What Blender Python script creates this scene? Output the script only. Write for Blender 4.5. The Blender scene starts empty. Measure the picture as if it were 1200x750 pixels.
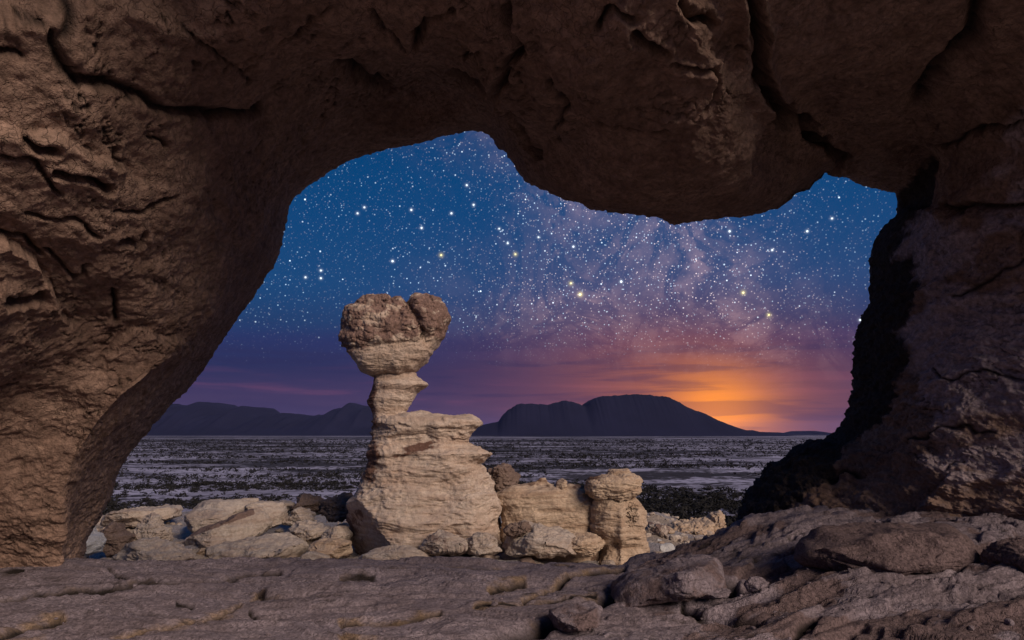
import bpy, math, random
import numpy as np
from mathutils import Vector

QL = 1.0            # mesh resolution factor of the large surfaces

# ------------------------------------------------------------------ camera, sky, sun
S = bpy.context.scene
COL = S.collection
R = math.radians
W, H, F = 1200.0, 750.0, 800.0
CAM = np.array([0.0, 0.0, 1.3])
PITCH = math.atan(133.0 / F)
cam = bpy.data.objects.new('camera', bpy.data.cameras.new('camera'))
COL.objects.link(cam)
cam.location = CAM
cam.rotation_euler = (math.pi / 2 + PITCH, 0, 0)
cam.data.sensor_width = 36.0
cam.data.lens = F / W * 36.0
cam.data.clip_start = 0.05
cam.data.clip_end = 120000
S.camera = cam
S.view_settings.view_transform = 'Standard'
S.view_settings.look = 'None'
S.view_settings.exposure = 0.45
S.view_settings.gamma = 1.0
S.render.film_transparent = False
S.cycles.max_bounces = 5
S.cycles.diffuse_bounces = 5
S.cycles.volume_bounces = 0

CP, SP_ = math.cos(PITCH), math.sin(PITCH)

def at(u, v, Y):
    """point where the sight line through (u, v) meets the plane y = Y"""
    cx, cy = (u - W / 2) / F, (H / 2 - v) / F
    d = np.array([cx, CP - cy * SP_, SP_ + cy * CP])
    return CAM + d * (Y / d[1])

def proj(P):
    d = P - CAM
    f = d[..., 1] * CP + d[..., 2] * SP_
    up = -d[..., 1] * SP_ + d[..., 2] * CP
    f = np.maximum(f, 0.05)
    return W / 2 + F * d[..., 0] / f, H / 2 - F * up / f

def lin(c):
    return tuple(((x / 255) / 12.92 if x <= 10 else ((x / 255 + .055) / 1.055) ** 2.4) for x in c)

SUN_DIR = Vector((0.57, -0.68, 0.47)).normalized()
sun = bpy.data.objects.new('sun', bpy.data.lights.new('sun', 'SUN'))
COL.objects.link(sun)
sun.data.energy = 2.6
sun.data.angle = R(27)
sun.data.color = (1.0, 0.82, 0.68)
sun.rotation_euler = SUN_DIR.to_track_quat('Z', 'Y').to_euler()

world = bpy.data.worlds.new('World')
S.world = world
world.use_nodes = True
wt = world.node_tree
for n in list(wt.nodes):
    wt.nodes.remove(n)

class NT:
    """small node expression helper"""
    def __init__(self, tree):
        self.t = tree
    def n(self, typ, **kw):
        x = self.t.nodes.new(typ)
        for k, v in kw.items():
            setattr(x, k, v)
        return x
    def put(self, sock, v):
        if isinstance(v, bpy.types.NodeSocket):
            self.t.links.new(v, sock)
        elif v is not None:
            if hasattr(sock.default_value, '__len__'):
                v = tuple(v) if hasattr(v, '__len__') else (v,) * 3
                if len(sock.default_value) == 4 and len(v) == 3:
                    v = v + (1,)
                if len(sock.default_value) == 3:
                    v = v[:3]
            sock.default_value = v
    def m(self, op, a, b=None, c=None, clamp=False):
        x = self.n('ShaderNodeMath', operation=op, use_clamp=clamp)
        for i, v in enumerate((a, b, c)):
            if v is not None:
                self.put(x.inputs[i], v)
        return x.outputs[0]
    def vm(self, op, a, b=None, scale=None):
        x = self.n('ShaderNodeVectorMath', operation=op)
        self.put(x.inputs[0], a)
        if b is not None:
            self.put(x.inputs[1], b)
        if scale is not None:
            self.put(x.inputs['Scale'], scale)
        return x.outputs['Value'] if op in ('DOT_PRODUCT', 'LENGTH', 'DISTANCE') else x.outputs[0]
    def mr(self, v, a, b, c=0.0, d=1.0, smooth=False):
        x = self.n('ShaderNodeMapRange')
        if smooth:
            x.interpolation_type = 'SMOOTHSTEP'
        for i, q in enumerate((v, a, b, c, d)):
            self.put(x.inputs[i], q)
        return x.outputs[0]
    def mix(self, f, a, b, mode='MIX'):
        x = self.n('ShaderNodeMix', data_type='RGBA', blend_type=mode)
        self.put(x.inputs[0], f)
        self.put(x.inputs[6], a)
        self.put(x.inputs[7], b)
        return x.outputs[2]
    def noise(self, vec, scale, detail=4, rough=.55, dist=0.0, out=0):
        x = self.n('ShaderNodeTexNoise')
        self.put(x.inputs['Vector'], vec)
        x.inputs['Scale'].default_value = scale
        x.inputs['Detail'].default_value = detail
        x.inputs['Roughness'].default_value = rough
        x.inputs['Distortion'].default_value = dist
        return x.outputs[out]
    def vor(self, vec, scale, feature='F1', rnd=1.0):
        x = self.n('ShaderNodeTexVoronoi', feature=feature)
        self.put(x.inputs['Vector'], vec)
        x.inputs['Scale'].default_value = scale
        x.inputs['Randomness'].default_value = rnd
        return x
    def ramp(self, f, stops):
        x = self.n('ShaderNodeValToRGB')
        cr = x.color_ramp
        while len(cr.elements) > 1:
            cr.elements.remove(cr.elements[-1])
        cr.elements[0].position = stops[0][0]
        cr.elements[0].color = tuple(stops[0][1]) + (1,)
        for p, c in stops[1:]:
            e = cr.elements.new(p)
            e.color = tuple(c) + (1,)
        self.put(x.inputs[0], f)
        return x.outputs[0]

def azel(u, v):
    d = at(u, v, 1.0) - CAM
    d = d / np.linalg.norm(d)
    return math.atan2(d[0], d[1]), math.asin(d[2]), d

def build_world():
    q = NT(wt)
    tc = q.n('ShaderNodeTexCoord')
    D = q.vm('NORMALIZE', tc.outputs['Generated'])
    sx = q.n('ShaderNodeSeparateXYZ')
    q.put(sx.inputs[0], D)
    el = q.m('ARCSINE', sx.outputs[2])
    az = q.m('ARCTAN2', sx.outputs[0], sx.outputs[1])
    # elevation gradient
    k = 90.0
    stops = [(-5, (40, 30, 50)), (-0.5, (58, 48, 76)), (1.5, (70, 54, 84)), (3.4, (58, 49, 84)), (5.3, (38, 43, 82)),
             (7.5, (36, 48, 94)), (9, (28, 60, 104)), (12, (22, 68, 116)), (17, (14, 66, 116)), (21, (6, 64, 114)), (26, (2, 58, 107)),
             (40, (6, 56, 108)), (85, (10, 52, 102))]
    f = q.mr(el, R(-5), R(85))
    base = q.ramp(f, [((e + 5) / 90.0, lin(c)) for e, c in stops])
    # cloud streaks: thin bands seen edge-on above the horizon
    cs = q.n('ShaderNodeCombineXYZ')
    q.put(cs.inputs[0], q.m('MULTIPLY', az, 2.2))
    q.put(cs.inputs[1], q.m('MULTIPLY', el, 26.0))
    st = q.noise(cs.outputs[0], 1.6, 4, .55, .3)
    a0, e0, _ = azel(842, 492)
    da = q.m('SUBTRACT', az, a0)
    de = q.m('SUBTRACT', el, e0)
    def gauss(wa, we):
        x = q.m('POWER', q.m('DIVIDE', q.m('ABSOLUTE', da), wa), 2.0)
        y = q.m('POWER', q.m('DIVIDE', q.m('ABSOLUTE', de), we), 2.0)
        return q.m('EXPONENT', q.m('MULTIPLY', q.m('ADD', x, y), -1.0))
    g1 = gauss(R(3.7), R(3.2))
    da = q.m('ADD', da, q.m('ADD', R(1.0), q.m('MULTIPLY', el, .35)))
    g2 = gauss(R(8.5), R(5.8))
    g3 = gauss(R(16), R(8.5))
    stm = q.mr(st, .35, .68, .78, 1.16)
    col = q.mix(q.m('MULTIPLY', g3, .85), base, lin((116, 68, 82)))
    col = q.mix(q.m('MULTIPLY', q.m('MULTIPLY', g2, stm), .75), col, q.mix(1.0, col, (.33, .085, .0), 'ADD'))
    col = q.mix(q.m('MULTIPLY', g2, .55), col, q.mix(1.0, col, (1.0, .95, .45), 'MULTIPLY'))
    col = q.mix(q.m('MULTIPLY', g1, .9), col, q.mix(1.0, col, (1.0, .7, .12), 'MULTIPLY'))
    col = q.mix(1.0, col, q.vm('SCALE', (0.95, .30, .0), scale=q.m('MULTIPLY', g1, q.mr(stm, .5, 1.3, .85, 1.1))), 'ADD')
    # pink cloud bands low on the left
    lowb = q.m('EXPONENT', q.m('MULTIPLY', q.m('POWER', q.m('ABSOLUTE', q.m('DIVIDE', q.m('SUBTRACT', el, R(3.0)), R(1.9))), 2.0), -1.0))
    pk = q.m('MULTIPLY', q.mr(st, .52, .66, 0, 1, True), lowb)
    col = q.mix(1.0, col, q.vm('SCALE', (0.14, .030, .035), scale=q.m('MULTIPLY', pk, .35)), 'ADD')
    hib = q.mr(el, R(5.0), R(11.0), 1.0, 0.0, True)
    dk = q.m('MULTIPLY', q.mr(st, .50, .40, 0, .35, True), hib)
    col = q.mix(dk, col, lin((40, 38, 76)))
    # milky way: a band over the whole sky through these two points
    p1, p2 = azel(735, 235)[2], azel(890, 430)[2]
    nrm = np.cross(p1, p2); nrm /= np.linalg.norm(nrm)
    dn = q.vm('DOT_PRODUCT', D, tuple(nrm))
    cloud = q.noise(D, 9.0, 6, .62, .6)
    cloud2 = q.noise(D, 26.0, 5, .65, .3)
    band = q.m('EXPONENT', q.m('MULTIPLY', q.m('POWER', q.m('ABSOLUTE', q.m('DIVIDE', dn, .115)), 2.0), -1.0))
    wa_, we_, _ = azel(690, 345)
    wing = q.m('EXPONENT', q.m('MULTIPLY', q.m('ADD', q.m('POWER', q.m('ABSOLUTE', q.m('DIVIDE', q.m('SUBTRACT', az, wa_), R(9.0))), 2.0),
                q.m('POWER', q.m('ABSOLUTE', q.m('DIVIDE', q.m('SUBTRACT', el, we_), R(5.5))), 2.0)), -1.0))
    band = q.m('MAXIMUM', band, q.m('MULTIPLY', wing, .85))
    lowfade = q.mr(el, R(2.0), R(8.0), 0, 1, True)
    lane = q.m('ABSOLUTE', q.m('SUBTRACT', q.noise(D, 7.0, 6, .65, 1.2), .5))
    mw = q.m('MULTIPLY', q.m('MULTIPLY', q.mr(lane, .0, .06, .25, 1.0, True), q.m('MULTIPLY', band, lowfade)), q.m('MULTIPLY', q.mr(cloud, .36, .62, .12, 1.5), q.mr(cloud2, .32, .68, .4, 1.5)))
    col = q.mix(1.0, col, q.vm('SCALE', (0.100, .058, .050), scale=mw), 'ADD')
    # stars
    sfade = q.mr(el, R(4.5), R(12.0), 0, 1, True)
    dens = q.m('MULTIPLY', q.mr(cloud, .38, .62, .35, 1.0), 1.0)
    tot = None
    for scale, r, amp, tint, kk in ((185, .23, 1.7, (.62, .82, 1.0), 1.0), (100, .15, 2.4, (.78, .90, 1.0), .9), (46, .075, 4.0, (.72, .88, 1.0), .45),
                                (250, .30, 1.6, (1.0, .80, .76), 2.0)):
        vn = q.vor(D, scale)
        sc_ = q.n('ShaderNodeSeparateColor')
        q.put(sc_.inputs[0], vn.outputs['Color'])
        rnd = sc_.outputs[0]
        b = q.m('POWER', q.m('SUBTRACT', 1.0, q.m('DIVIDE', vn.outputs['Distance'], r, clamp=True)), 1.3)
        b = q.m('MULTIPLY', b, q.m('POWER', rnd, 1.6))
        b = q.m('MULTIPLY', b, amp)
        if kk == 2.0:
            b = q.m('MULTIPLY', b, q.m('ADD', band, .16))
        elif kk > .8:
            b = q.m('MULTIPLY', b, q.mr(q.m('ADD', cloud, q.m('MULTIPLY', band, .12)), .40, .60, .25, 1.1))
        b = q.m('MULTIPLY', b, sfade)
        s_ = q.vm('SCALE', tint, scale=b)
        tot = s_ if tot is None else q.vm('ADD', tot, s_)
    bright = [(680, 345, 1.7, 0), (669, 332, .9, 0), (871, 343, 1.1, 0), (901, 369, .8, 0), (728, 330, 1.6, 1), (547, 217, .9, 1), (460, 306, 1.3, 1),
              (482, 246, 1.0, 1), (376, 317, .9, 1), (376, 326, .9, 1), (358, 325, .8, 1), (529, 250, 1.0, 1), (494, 267, 1.0, 1), (555, 240, .9, 1),
              (1008, 375, .8, 1), (975, 256, .8, 1), (946, 271, 1.0, 1), (672, 289, 1.0, 1), (855, 271, 1.1, 1), (905, 293, .9, 1), (631, 278, .7, 1),
              (427, 243, .8, 1), (419, 250, .8, 1), (585, 268, .7, 1), (595, 285, .9, 1), (517, 299, .9, 0), (604, 298, .8, 0)]
    for u, v, a, wht in bright:
        _, _, d = azel(u, v)
        dist = q.vm('DISTANCE', D, tuple(d))
        core = q.m('EXPONENT', q.m('MULTIPLY', q.m('POWER', q.m('DIVIDE', dist, .00105), 2.0), -1.0))
        halo = q.m('EXPONENT', q.m('MULTIPLY', q.m('POWER', q.m('DIVIDE', dist, .0026 if wht else .0034), 2.0), -1.0))
        b = q.m('ADD', q.m('MULTIPLY', core, 2.2 * a), q.m('MULTIPLY', halo, (.22 if wht else .38) * a))
        tot = q.vm('ADD', tot, q.vm('SCALE', (.85, .95, 1.0) if wht else (1.0, .86, .30), scale=b))
    col = q.mix(1.0, col, tot, 'ADD')
    bg = q.n('ShaderNodeBackground')
    q.put(bg.inputs[0], col)
    bg.inputs[1].default_value = 0.80
    o = q.n('ShaderNodeOutputWorld')
    q.put(o.inputs[0], bg.outputs[0])
build_world()
world.cycles.sampling_method = 'MANUAL'
world.cycles.sample_map_resolution = 1024

# ------------------------------------------------------------------ noise
rs = np.random.RandomState(7)
PERM = rs.permutation(256)
PERM = np.concatenate([PERM, PERM, PERM]).astype(np.int32)
G = rs.normal(size=(256, 3)); G /= np.linalg.norm(G, axis=1)[:, None]
G = G.astype(np.float32)

def pn(P, f=1.0, off=0.0):
    """3-D gradient noise, about -1..1; P (..., 3), f scalar or 3-vector"""
    sh = P.shape[:-1]
    if P.size > 200000:
        # in cache-sized blocks
        Pf = P.reshape(-1, 3)
        return np.concatenate([pn(Pf[i:i + 16384], f, off) for i in range(0, len(Pf), 16384)]).reshape(sh)
    Q = (P.reshape(-1, 3) * np.asarray(f) + off).astype(np.float32)
    I = np.floor(Q).astype(np.int32)
    Q = Q - I
    I &= 255
    w = Q * Q * Q * (Q * (Q * 6 - 15) + 10)
    res = np.zeros(len(Q), np.float32)
    for dx in (0, 1):
        wx = w[:, 0] if dx else 1 - w[:, 0]
        hx = PERM[(I[:, 0] + dx) & 255]
        for dy in (0, 1):
            wy = w[:, 1] if dy else 1 - w[:, 1]
            hy = PERM[(hx + I[:, 1] + dy) & 255]
            for dz in (0, 1):
                wz = w[:, 2] if dz else 1 - w[:, 2]
                g = G[PERM[(hy + I[:, 2] + dz) & 255]]
                d = g[:, 0] * (Q[:, 0] - dx) + g[:, 1] * (Q[:, 1] - dy) + g[:, 2] * (Q[:, 2] - dz)
                res += d * wx * wy * wz
    return (res * 1.5).reshape(sh)

def fbm(P, f=1.0, o=4, off=0.0, g=.5, ridged=False):
    f = np.asarray(f, float) * np.ones(3)
    t = 0; a = 1.0
    for i in range(o):
        n = pn(P, f, off + i * 17.3)
        if ridged:
            n = 1 - 2 * np.abs(n)
        t = t + a * n
        f = f * 2.07; a *= g
    return t

def sm(x, a, b):
    t = np.clip((x - a) / (b - a), 0, 1)
    return t * t * (3 - 2 * t)

def plates(n, k, p=.82):
    q = n * k
    fl = np.floor(q)
    return (fl + sm(q - fl, p, 1.0)) / k

def worley(P, f, off=0.0):
    sh = P.shape[:-1]
    Q = P.reshape(-1, 3) * f + off
    I = np.floor(Q).astype(np.int32)
    d1 = np.full(len(Q), 9.0); d2 = np.full(len(Q), 9.0)
    for dx in (-1, 0, 1):
        for dy in (-1, 0, 1):
            for dz in (-1, 0, 1):
                C_ = I + (dx, dy, dz)
                h = PERM[(PERM[(PERM[C_[:, 0] & 255] + C_[:, 1]) & 255] + C_[:, 2]) & 255]
                fp = C_ + .5 + .45 * G[h]
                d = np.sqrt(((Q - fp) ** 2).sum(1))
                nd1 = np.minimum(d1, d)
                d2 = np.minimum(d2, np.maximum(d1, d))
                d1 = nd1
    return d1.reshape(sh), (d2 - d1).reshape(sh)

def polydist(u, v, pts):
    """distance in px to a polyline, plus the signed side (positive below / right of it)"""
    best = np.full(u.shape, 1e9); side = np.zeros(u.shape)
    for (x0, y0), (x1, y1) in zip(pts[:-1], pts[1:]):
        dx, dy = x1 - x0, y1 - y0
        L = dx * dx + dy * dy
        t = np.clip(((u - x0) * dx + (v - y0) * dy) / L, 0, 1)
        d = np.hypot(u - x0 - t * dx, v - y0 - t * dy)
        s = (dx * (v - y0) - dy * (u - x0)) / math.sqrt(L)
        m = d < best
        best = np.where(m, d, best); side = np.where(m, s, side)
    return best, side

def spl(k, v, q):
    """non-uniform cubic Hermite spline; k (n,), v (n, ...)"""
    k = np.asarray(k, float); v = np.asarray(v, float)
    h = np.diff(k)
    sl = np.diff(v, axis=0) / h.reshape(-1, *([1] * (v.ndim - 1)))
    m = np.empty_like(v)
    m[0], m[-1] = sl[0], sl[-1]
    hh = h.reshape(-1, *([1] * (v.ndim - 1)))
    m[1:-1] = (sl[:-1] * hh[1:] + sl[1:] * hh[:-1]) / (hh[1:] + hh[:-1])
    i = np.clip(np.searchsorted(k, q, side='right') - 1, 0, len(k) - 2)
    t = (q - k[i]) / h[i]
    sh = (-1,) + (1,) * (v.ndim - 1)
    t_ = t.reshape(sh); H_ = h[i].reshape(sh)
    return ((2 * t_**3 - 3 * t_**2 + 1) * v[i] + (t_**3 - 2 * t_**2 + t_) * H_ * m[i]
            + (-2 * t_**3 + 3 * t_**2) * v[i + 1] + (t_**3 - t_**2) * H_ * m[i + 1])

# ------------------------------------------------------------------ mesh helpers
def tag(o, label=None, cat=None, group=None, kind=None):
    if label: o['label'] = label
    if cat: o['category'] = cat
    if group: o['group'] = group
    if kind: o['kind'] = kind
    return o

def empty(name, loc, label=None, cat=None, group=None):
    o = bpy.data.objects.new(name, None)
    COL.objects.link(o); o.location = loc
    return tag(o, label, cat, group)

def mesh_obj(name, V, Fq, mat, parent=None, attrs=None, normals=None, smooth=True):
    """V (n,3) world points, Fq (m,3|4) faces"""
    me = bpy.data.meshes.new(name)
    V = np.asarray(V, np.float32)
    org = np.zeros(3)
    if parent is not None:
        org = np.array(parent.location)
    else:
        org = np.array([V[:, 0].mean(), V[:, 1].mean(), V[:, 2].min()])
    Vl = (V - org).astype(np.float32)
    n, k = Fq.shape
    me.vertices.add(len(V)); me.vertices.foreach_set('co', Vl.ravel())
    me.loops.add(n * k); me.loops.foreach_set('vertex_index', Fq.astype(np.int32).ravel())
    me.polygons.add(n); me.polygons.foreach_set('loop_start', np.arange(0, n * k, k, dtype=np.int32))
    me.update(calc_edges=True)
    me.polygons.foreach_set('use_smooth', np.full(n, smooth))
    for an, av in (attrs or {}).items():
        a = me.attributes.new(an, 'FLOAT', 'POINT')
        a.data.foreach_set('value', np.asarray(av, np.float32).ravel())
    if normals is not None:
        me.normals_split_custom_set_from_vertices(normals.astype(np.float32).tolist())
    me.materials.append(mat)
    o = bpy.data.objects.new(name, me)
    COL.objects.link(o)
    if parent is not None:
        o.parent = parent
    else:
        o.location = org
    return o

def gridf(nu, nv, wu=False, wv=False):
    iu = np.arange(nu if wu else nu - 1); iv = np.arange(nv if wv else nv - 1)
    a, b = np.meshgrid(iu, iv, indexing='ij')
    a1, b1 = (a + 1) % nu, (b + 1) % nv
    return np.stack([a * nv + b, a1 * nv + b, a1 * nv + b1, a * nv + b1], -1).reshape(-1, 4)

def gnorm(P, wu=False, wv=False):
    def gr(A, ax, wrap):
        return np.roll(A, -1, ax) - np.roll(A, 1, ax) if wrap else np.gradient(A, axis=ax)
    n = np.cross(gr(P, 0, wu), gr(P, 1, wv))
    return n / (np.linalg.norm(n, axis=-1, keepdims=True) + 1e-9)

# ------------------------------------------------------------------ materials
def rock_mat(name, c1, c2, c3=None, cmask=None, s=1.0, bump=.5, fine=40.0, strata=0.0, rough=.92, cmask2=None, spk=.25, bdist=.03):
    """c1/c2 mottled, c3 fine speckle, cmask where the mesh's own mask says another mineral colour or painted shade lies"""
    m = bpy.data.materials.new(name); m.use_nodes = True
    t = m.node_tree; t.nodes.clear(); q = NT(t)
    tc = q.n('ShaderNodeTexCoord'); P = tc.outputs['Object']
    n1 = q.noise(P, .9 * s, 6, .6, .4)
    n2 = q.noise(P, 5.0 * s, 6, .65, .3)
    n3 = q.noise(P, fine * s, 5, .7)
    f = q.m('ADD', q.m('MULTIPLY', n1, .5), q.m('ADD', q.m('MULTIPLY', n2, .38), q.m('MULTIPLY', n3, .12)))
    col = q.mix(q.mr(f, .38, .62, 0, 1, True), c1, c2)
    if strata:
        mp = q.n('ShaderNodeMapping'); q.put(mp.inputs[0], P)
        mp.inputs['Scale'].default_value = (.35, .35, 5.0)
        stn = q.noise(mp.outputs[0], 1.6 * s, 5, .6, .25)
        col = q.mix(q.m('MULTIPLY', q.mr(stn, .42, .62, 0, 1, True), strata), col, c3 or c2)
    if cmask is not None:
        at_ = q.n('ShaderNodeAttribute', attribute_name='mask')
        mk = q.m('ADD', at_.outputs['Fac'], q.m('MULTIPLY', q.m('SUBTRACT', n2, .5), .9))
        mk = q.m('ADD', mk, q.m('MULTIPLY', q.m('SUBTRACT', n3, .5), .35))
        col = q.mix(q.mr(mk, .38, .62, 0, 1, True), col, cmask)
    if cmask2 is not None:
        at2 = q.n('ShaderNodeAttribute', attribute_name='ochre')
        mk = q.m('ADD', at2.outputs['Fac'], q.m('MULTIPLY', q.m('SUBTRACT', n2, .5), .8))
        col = q.mix(q.mr(mk, .35, .75, 0, 1, True), col, cmask2)
    ak = q.n('ShaderNodeAttribute', attribute_name='crack')
    col = q.mix(q.m('MINIMUM', q.m('MULTIPLY', ak.outputs['Fac'], q.mr(n3, .3, .6, .7, 1.1)), 1.0), col, (.022, .016, .014))
    sp = q.mr(n3, .3, .7, 1 - spk, 1 + spk)
    col = q.mix(1.0, col, sp, 'MULTIPLY')
    n4 = q.noise(P, fine * 3.1 * s, 3, .6)
    vv = q.vor(P, 9.0 * s, 'DISTANCE_TO_EDGE')
    wv = q.vm('ADD', P, q.vm('SCALE', q.noise(P, 6 * s, 3, out=1), scale=.25 / s))
    q.put(vv.inputs['Vector'], wv)
    crk = q.mr(vv.outputs['Distance'], 0, .05, 0, 1, True)
    crk = q.m('MAXIMUM', crk, q.mr(n1, .42, .55, 0, 1, True))
    hgt = q.m('ADD', q.m('ADD', q.m('MULTIPLY', n2, 1.1), q.m('MULTIPLY', n3, .5)), q.m('ADD', q.m('MULTIPLY', n4, .22), q.m('MULTIPLY', crk, .22)))
    b = q.n('ShaderNodeBump'); b.inputs['Strength'].default_value = bump; b.inputs['Distance'].default_value = bdist
    q.put(b.inputs['Height'], hgt)
    bs = q.n('ShaderNodeBsdfPrincipled')
    q.put(bs.inputs['Base Color'], col)
    bs.inputs['Roughness'].default_value = rough
    bs.inputs['Specular IOR Level'].default_value = .2
    q.put(bs.inputs['Normal'], b.outputs[0])
    o = q.n('ShaderNodeOutputMaterial'); q.put(o.inputs[0], bs.outputs[0])
    return m

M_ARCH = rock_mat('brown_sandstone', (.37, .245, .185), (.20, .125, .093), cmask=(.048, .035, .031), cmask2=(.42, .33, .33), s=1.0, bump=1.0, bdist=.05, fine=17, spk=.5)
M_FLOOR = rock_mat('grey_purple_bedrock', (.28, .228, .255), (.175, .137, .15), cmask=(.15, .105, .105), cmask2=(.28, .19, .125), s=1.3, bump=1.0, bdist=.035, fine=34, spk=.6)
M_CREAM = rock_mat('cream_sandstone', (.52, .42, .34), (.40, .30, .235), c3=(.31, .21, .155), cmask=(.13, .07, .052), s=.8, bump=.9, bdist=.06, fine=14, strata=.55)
M_CAP = rock_mat('brown_caprock', (.50, .39, .31), (.36, .265, .20), c3=(.30, .20, .15), cmask=(.20, .125, .10), s=1.0, bump=1.0, bdist=.06, fine=13, strata=.3, spk=.45)
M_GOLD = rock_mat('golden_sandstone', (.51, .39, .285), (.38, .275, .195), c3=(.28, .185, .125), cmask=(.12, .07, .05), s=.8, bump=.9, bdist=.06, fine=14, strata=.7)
M_PALE = rock_mat('pale_weathered_rock', (.45, .38, .32), (.34, .27, .22), c3=(.24, .16, .12), cmask=(.15, .10, .085), s=.8, bump=.9, bdist=.06, fine=14, strata=.45)
M_WHITE = rock_mat('whitish_rock', (.48, .47, .46), (.36, .34, .33), c3=(.24, .16, .12), cmask=(.15, .10, .085), s=1.0, bump=.8, bdist=.04, fine=16)
M_DARK = rock_mat('dark_brown_rock', (.19, .13, .105), (.10, .066, .055), c3=(.26, .19, .15), cmask=(.04, .03, .027), s=1.0, bump=1.0, bdist=.05, fine=16, strata=.4)
M_GRAVEL = rock_mat('blue_grey_gravel_slope', (.34, .31, .30), (.25, .21, .20), cmask=(.34, .27, .21), s=1.5, bump=1.0, bdist=.06, fine=9, spk=.5)

def plain_mat():
    m = bpy.data.materials.new('desert_plain_sand'); m.use_nodes = True
    t = m.node_tree; t.nodes.clear(); q = NT(t)
    g = q.n('ShaderNodeNewGeometry'); P = g.outputs['Position']
    sp = q.n('ShaderNodeSeparateXYZ'); q.put(sp.inputs[0], P)
    mp = q.n('ShaderNodeMapping'); q.put(mp.inputs[0], P); mp.inputs['Scale'].default_value = (.55, 1.0, 1)
    n1 = q.noise(mp.outputs[0], .0026, 8, .66, .5)
    n2 = q.noise(mp.outputs[0], .022, 6, .65, .3)
    n3 = q.noise(P, .13, 4, .6)
    col = q.mix(q.mr(n2, .35, .65, 0, 1, True), (.36, .345, .45), (.19, .18, .24))
    # patches of low dark scrub
    scr = q.m('ADD', q.m('MULTIPLY', n1, .6), q.m('MULTIPLY', n2, .4))
    scr = q.m('ADD', scr, q.m('MULTIPLY', q.m('SUBTRACT', n3, .5), .35))
    n0 = q.noise(mp.outputs[0], .0011, 5, .6, .6)
    scr = q.m('ADD', scr, q.m('MULTIPLY', q.m('SUBTRACT', n0, .53), .55))
    scr = q.m('ADD', scr, q.m('MULTIPLY', q.mr(sp.outputs[1], 1200, 5000), .035))
    col = q.mix(q.mr(scr, .47, .51, 0, .93, True), col, (.024, .022, .026))
    v = q.vor(P, .16); q.put(v.inputs['Vector'], q.vm('ADD', P, q.vm('SCALE', q.noise(P, .1, 2, out=1), scale=6.0)))
    dots = q.mr(v.outputs['Distance'], .26, .34, 1, 0)
    col = q.mix(q.m('MULTIPLY', dots, .8), col, (.02, .02, .02))
    v2 = q.vor(P, .045); q.put(v2.inputs['Vector'], q.vm('ADD', P, q.vm('SCALE', q.noise(P, .05, 2, out=1), scale=18.0)))
    dots2 = q.m('MULTIPLY', q.mr(v2.outputs['Distance'], .28, .38, 1, 0), q.mr(sp.outputs[1], 500, 900))
    col = q.mix(q.m('MULTIPLY', dots2, .85), col, (.02, .02, .022))
    bs = q.n('ShaderNodeBsdfPrincipled'); q.put(bs.inputs['Base Color'], col)
    bs.inputs['Roughness'].default_value = .95; bs.inputs['Specular IOR Level'].default_value = .1
    o = q.n('ShaderNodeOutputMaterial'); q.put(o.inputs[0], bs.outputs[0])
    return m
M_PLAIN = plain_mat()

def simple_mat(name, c1, c2, scale, bump=0.0, bd=.1):
    m = bpy.data.materials.new(name); m.use_nodes = True
    t = m.node_tree; t.nodes.clear(); q = NT(t)
    tc = q.n('ShaderNodeTexCoord')
    n = q.noise(tc.outputs['Object'], scale, 6, .65)
    bs = q.n('ShaderNodeBsdfPrincipled'); q.put(bs.inputs['Base Color'], q.mix(q.mr(n, .35, .65), c1, c2))
    bs.inputs['Roughness'].default_value = .95; bs.inputs['Specular IOR Level'].default_value = .1
    if bump:
        b = q.n('ShaderNodeBump'); b.inputs['Strength'].default_value = bump; b.inputs['Distance'].default_value = bd
        q.put(b.inputs['Height'], n); q.put(bs.inputs['Normal'], b.outputs[0])
    o = q.n('ShaderNodeOutputMaterial'); q.put(o.inputs[0], bs.outputs[0])
    return m
M_SHRUB = simple_mat('dark_desert_shrub', (.024, .022, .021), (.012, .012, .012), .3)
M_MOUNT = simple_mat('dark_mountain_rock', (.013, .013, .030), (.009, .009, .020), .0012)

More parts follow.
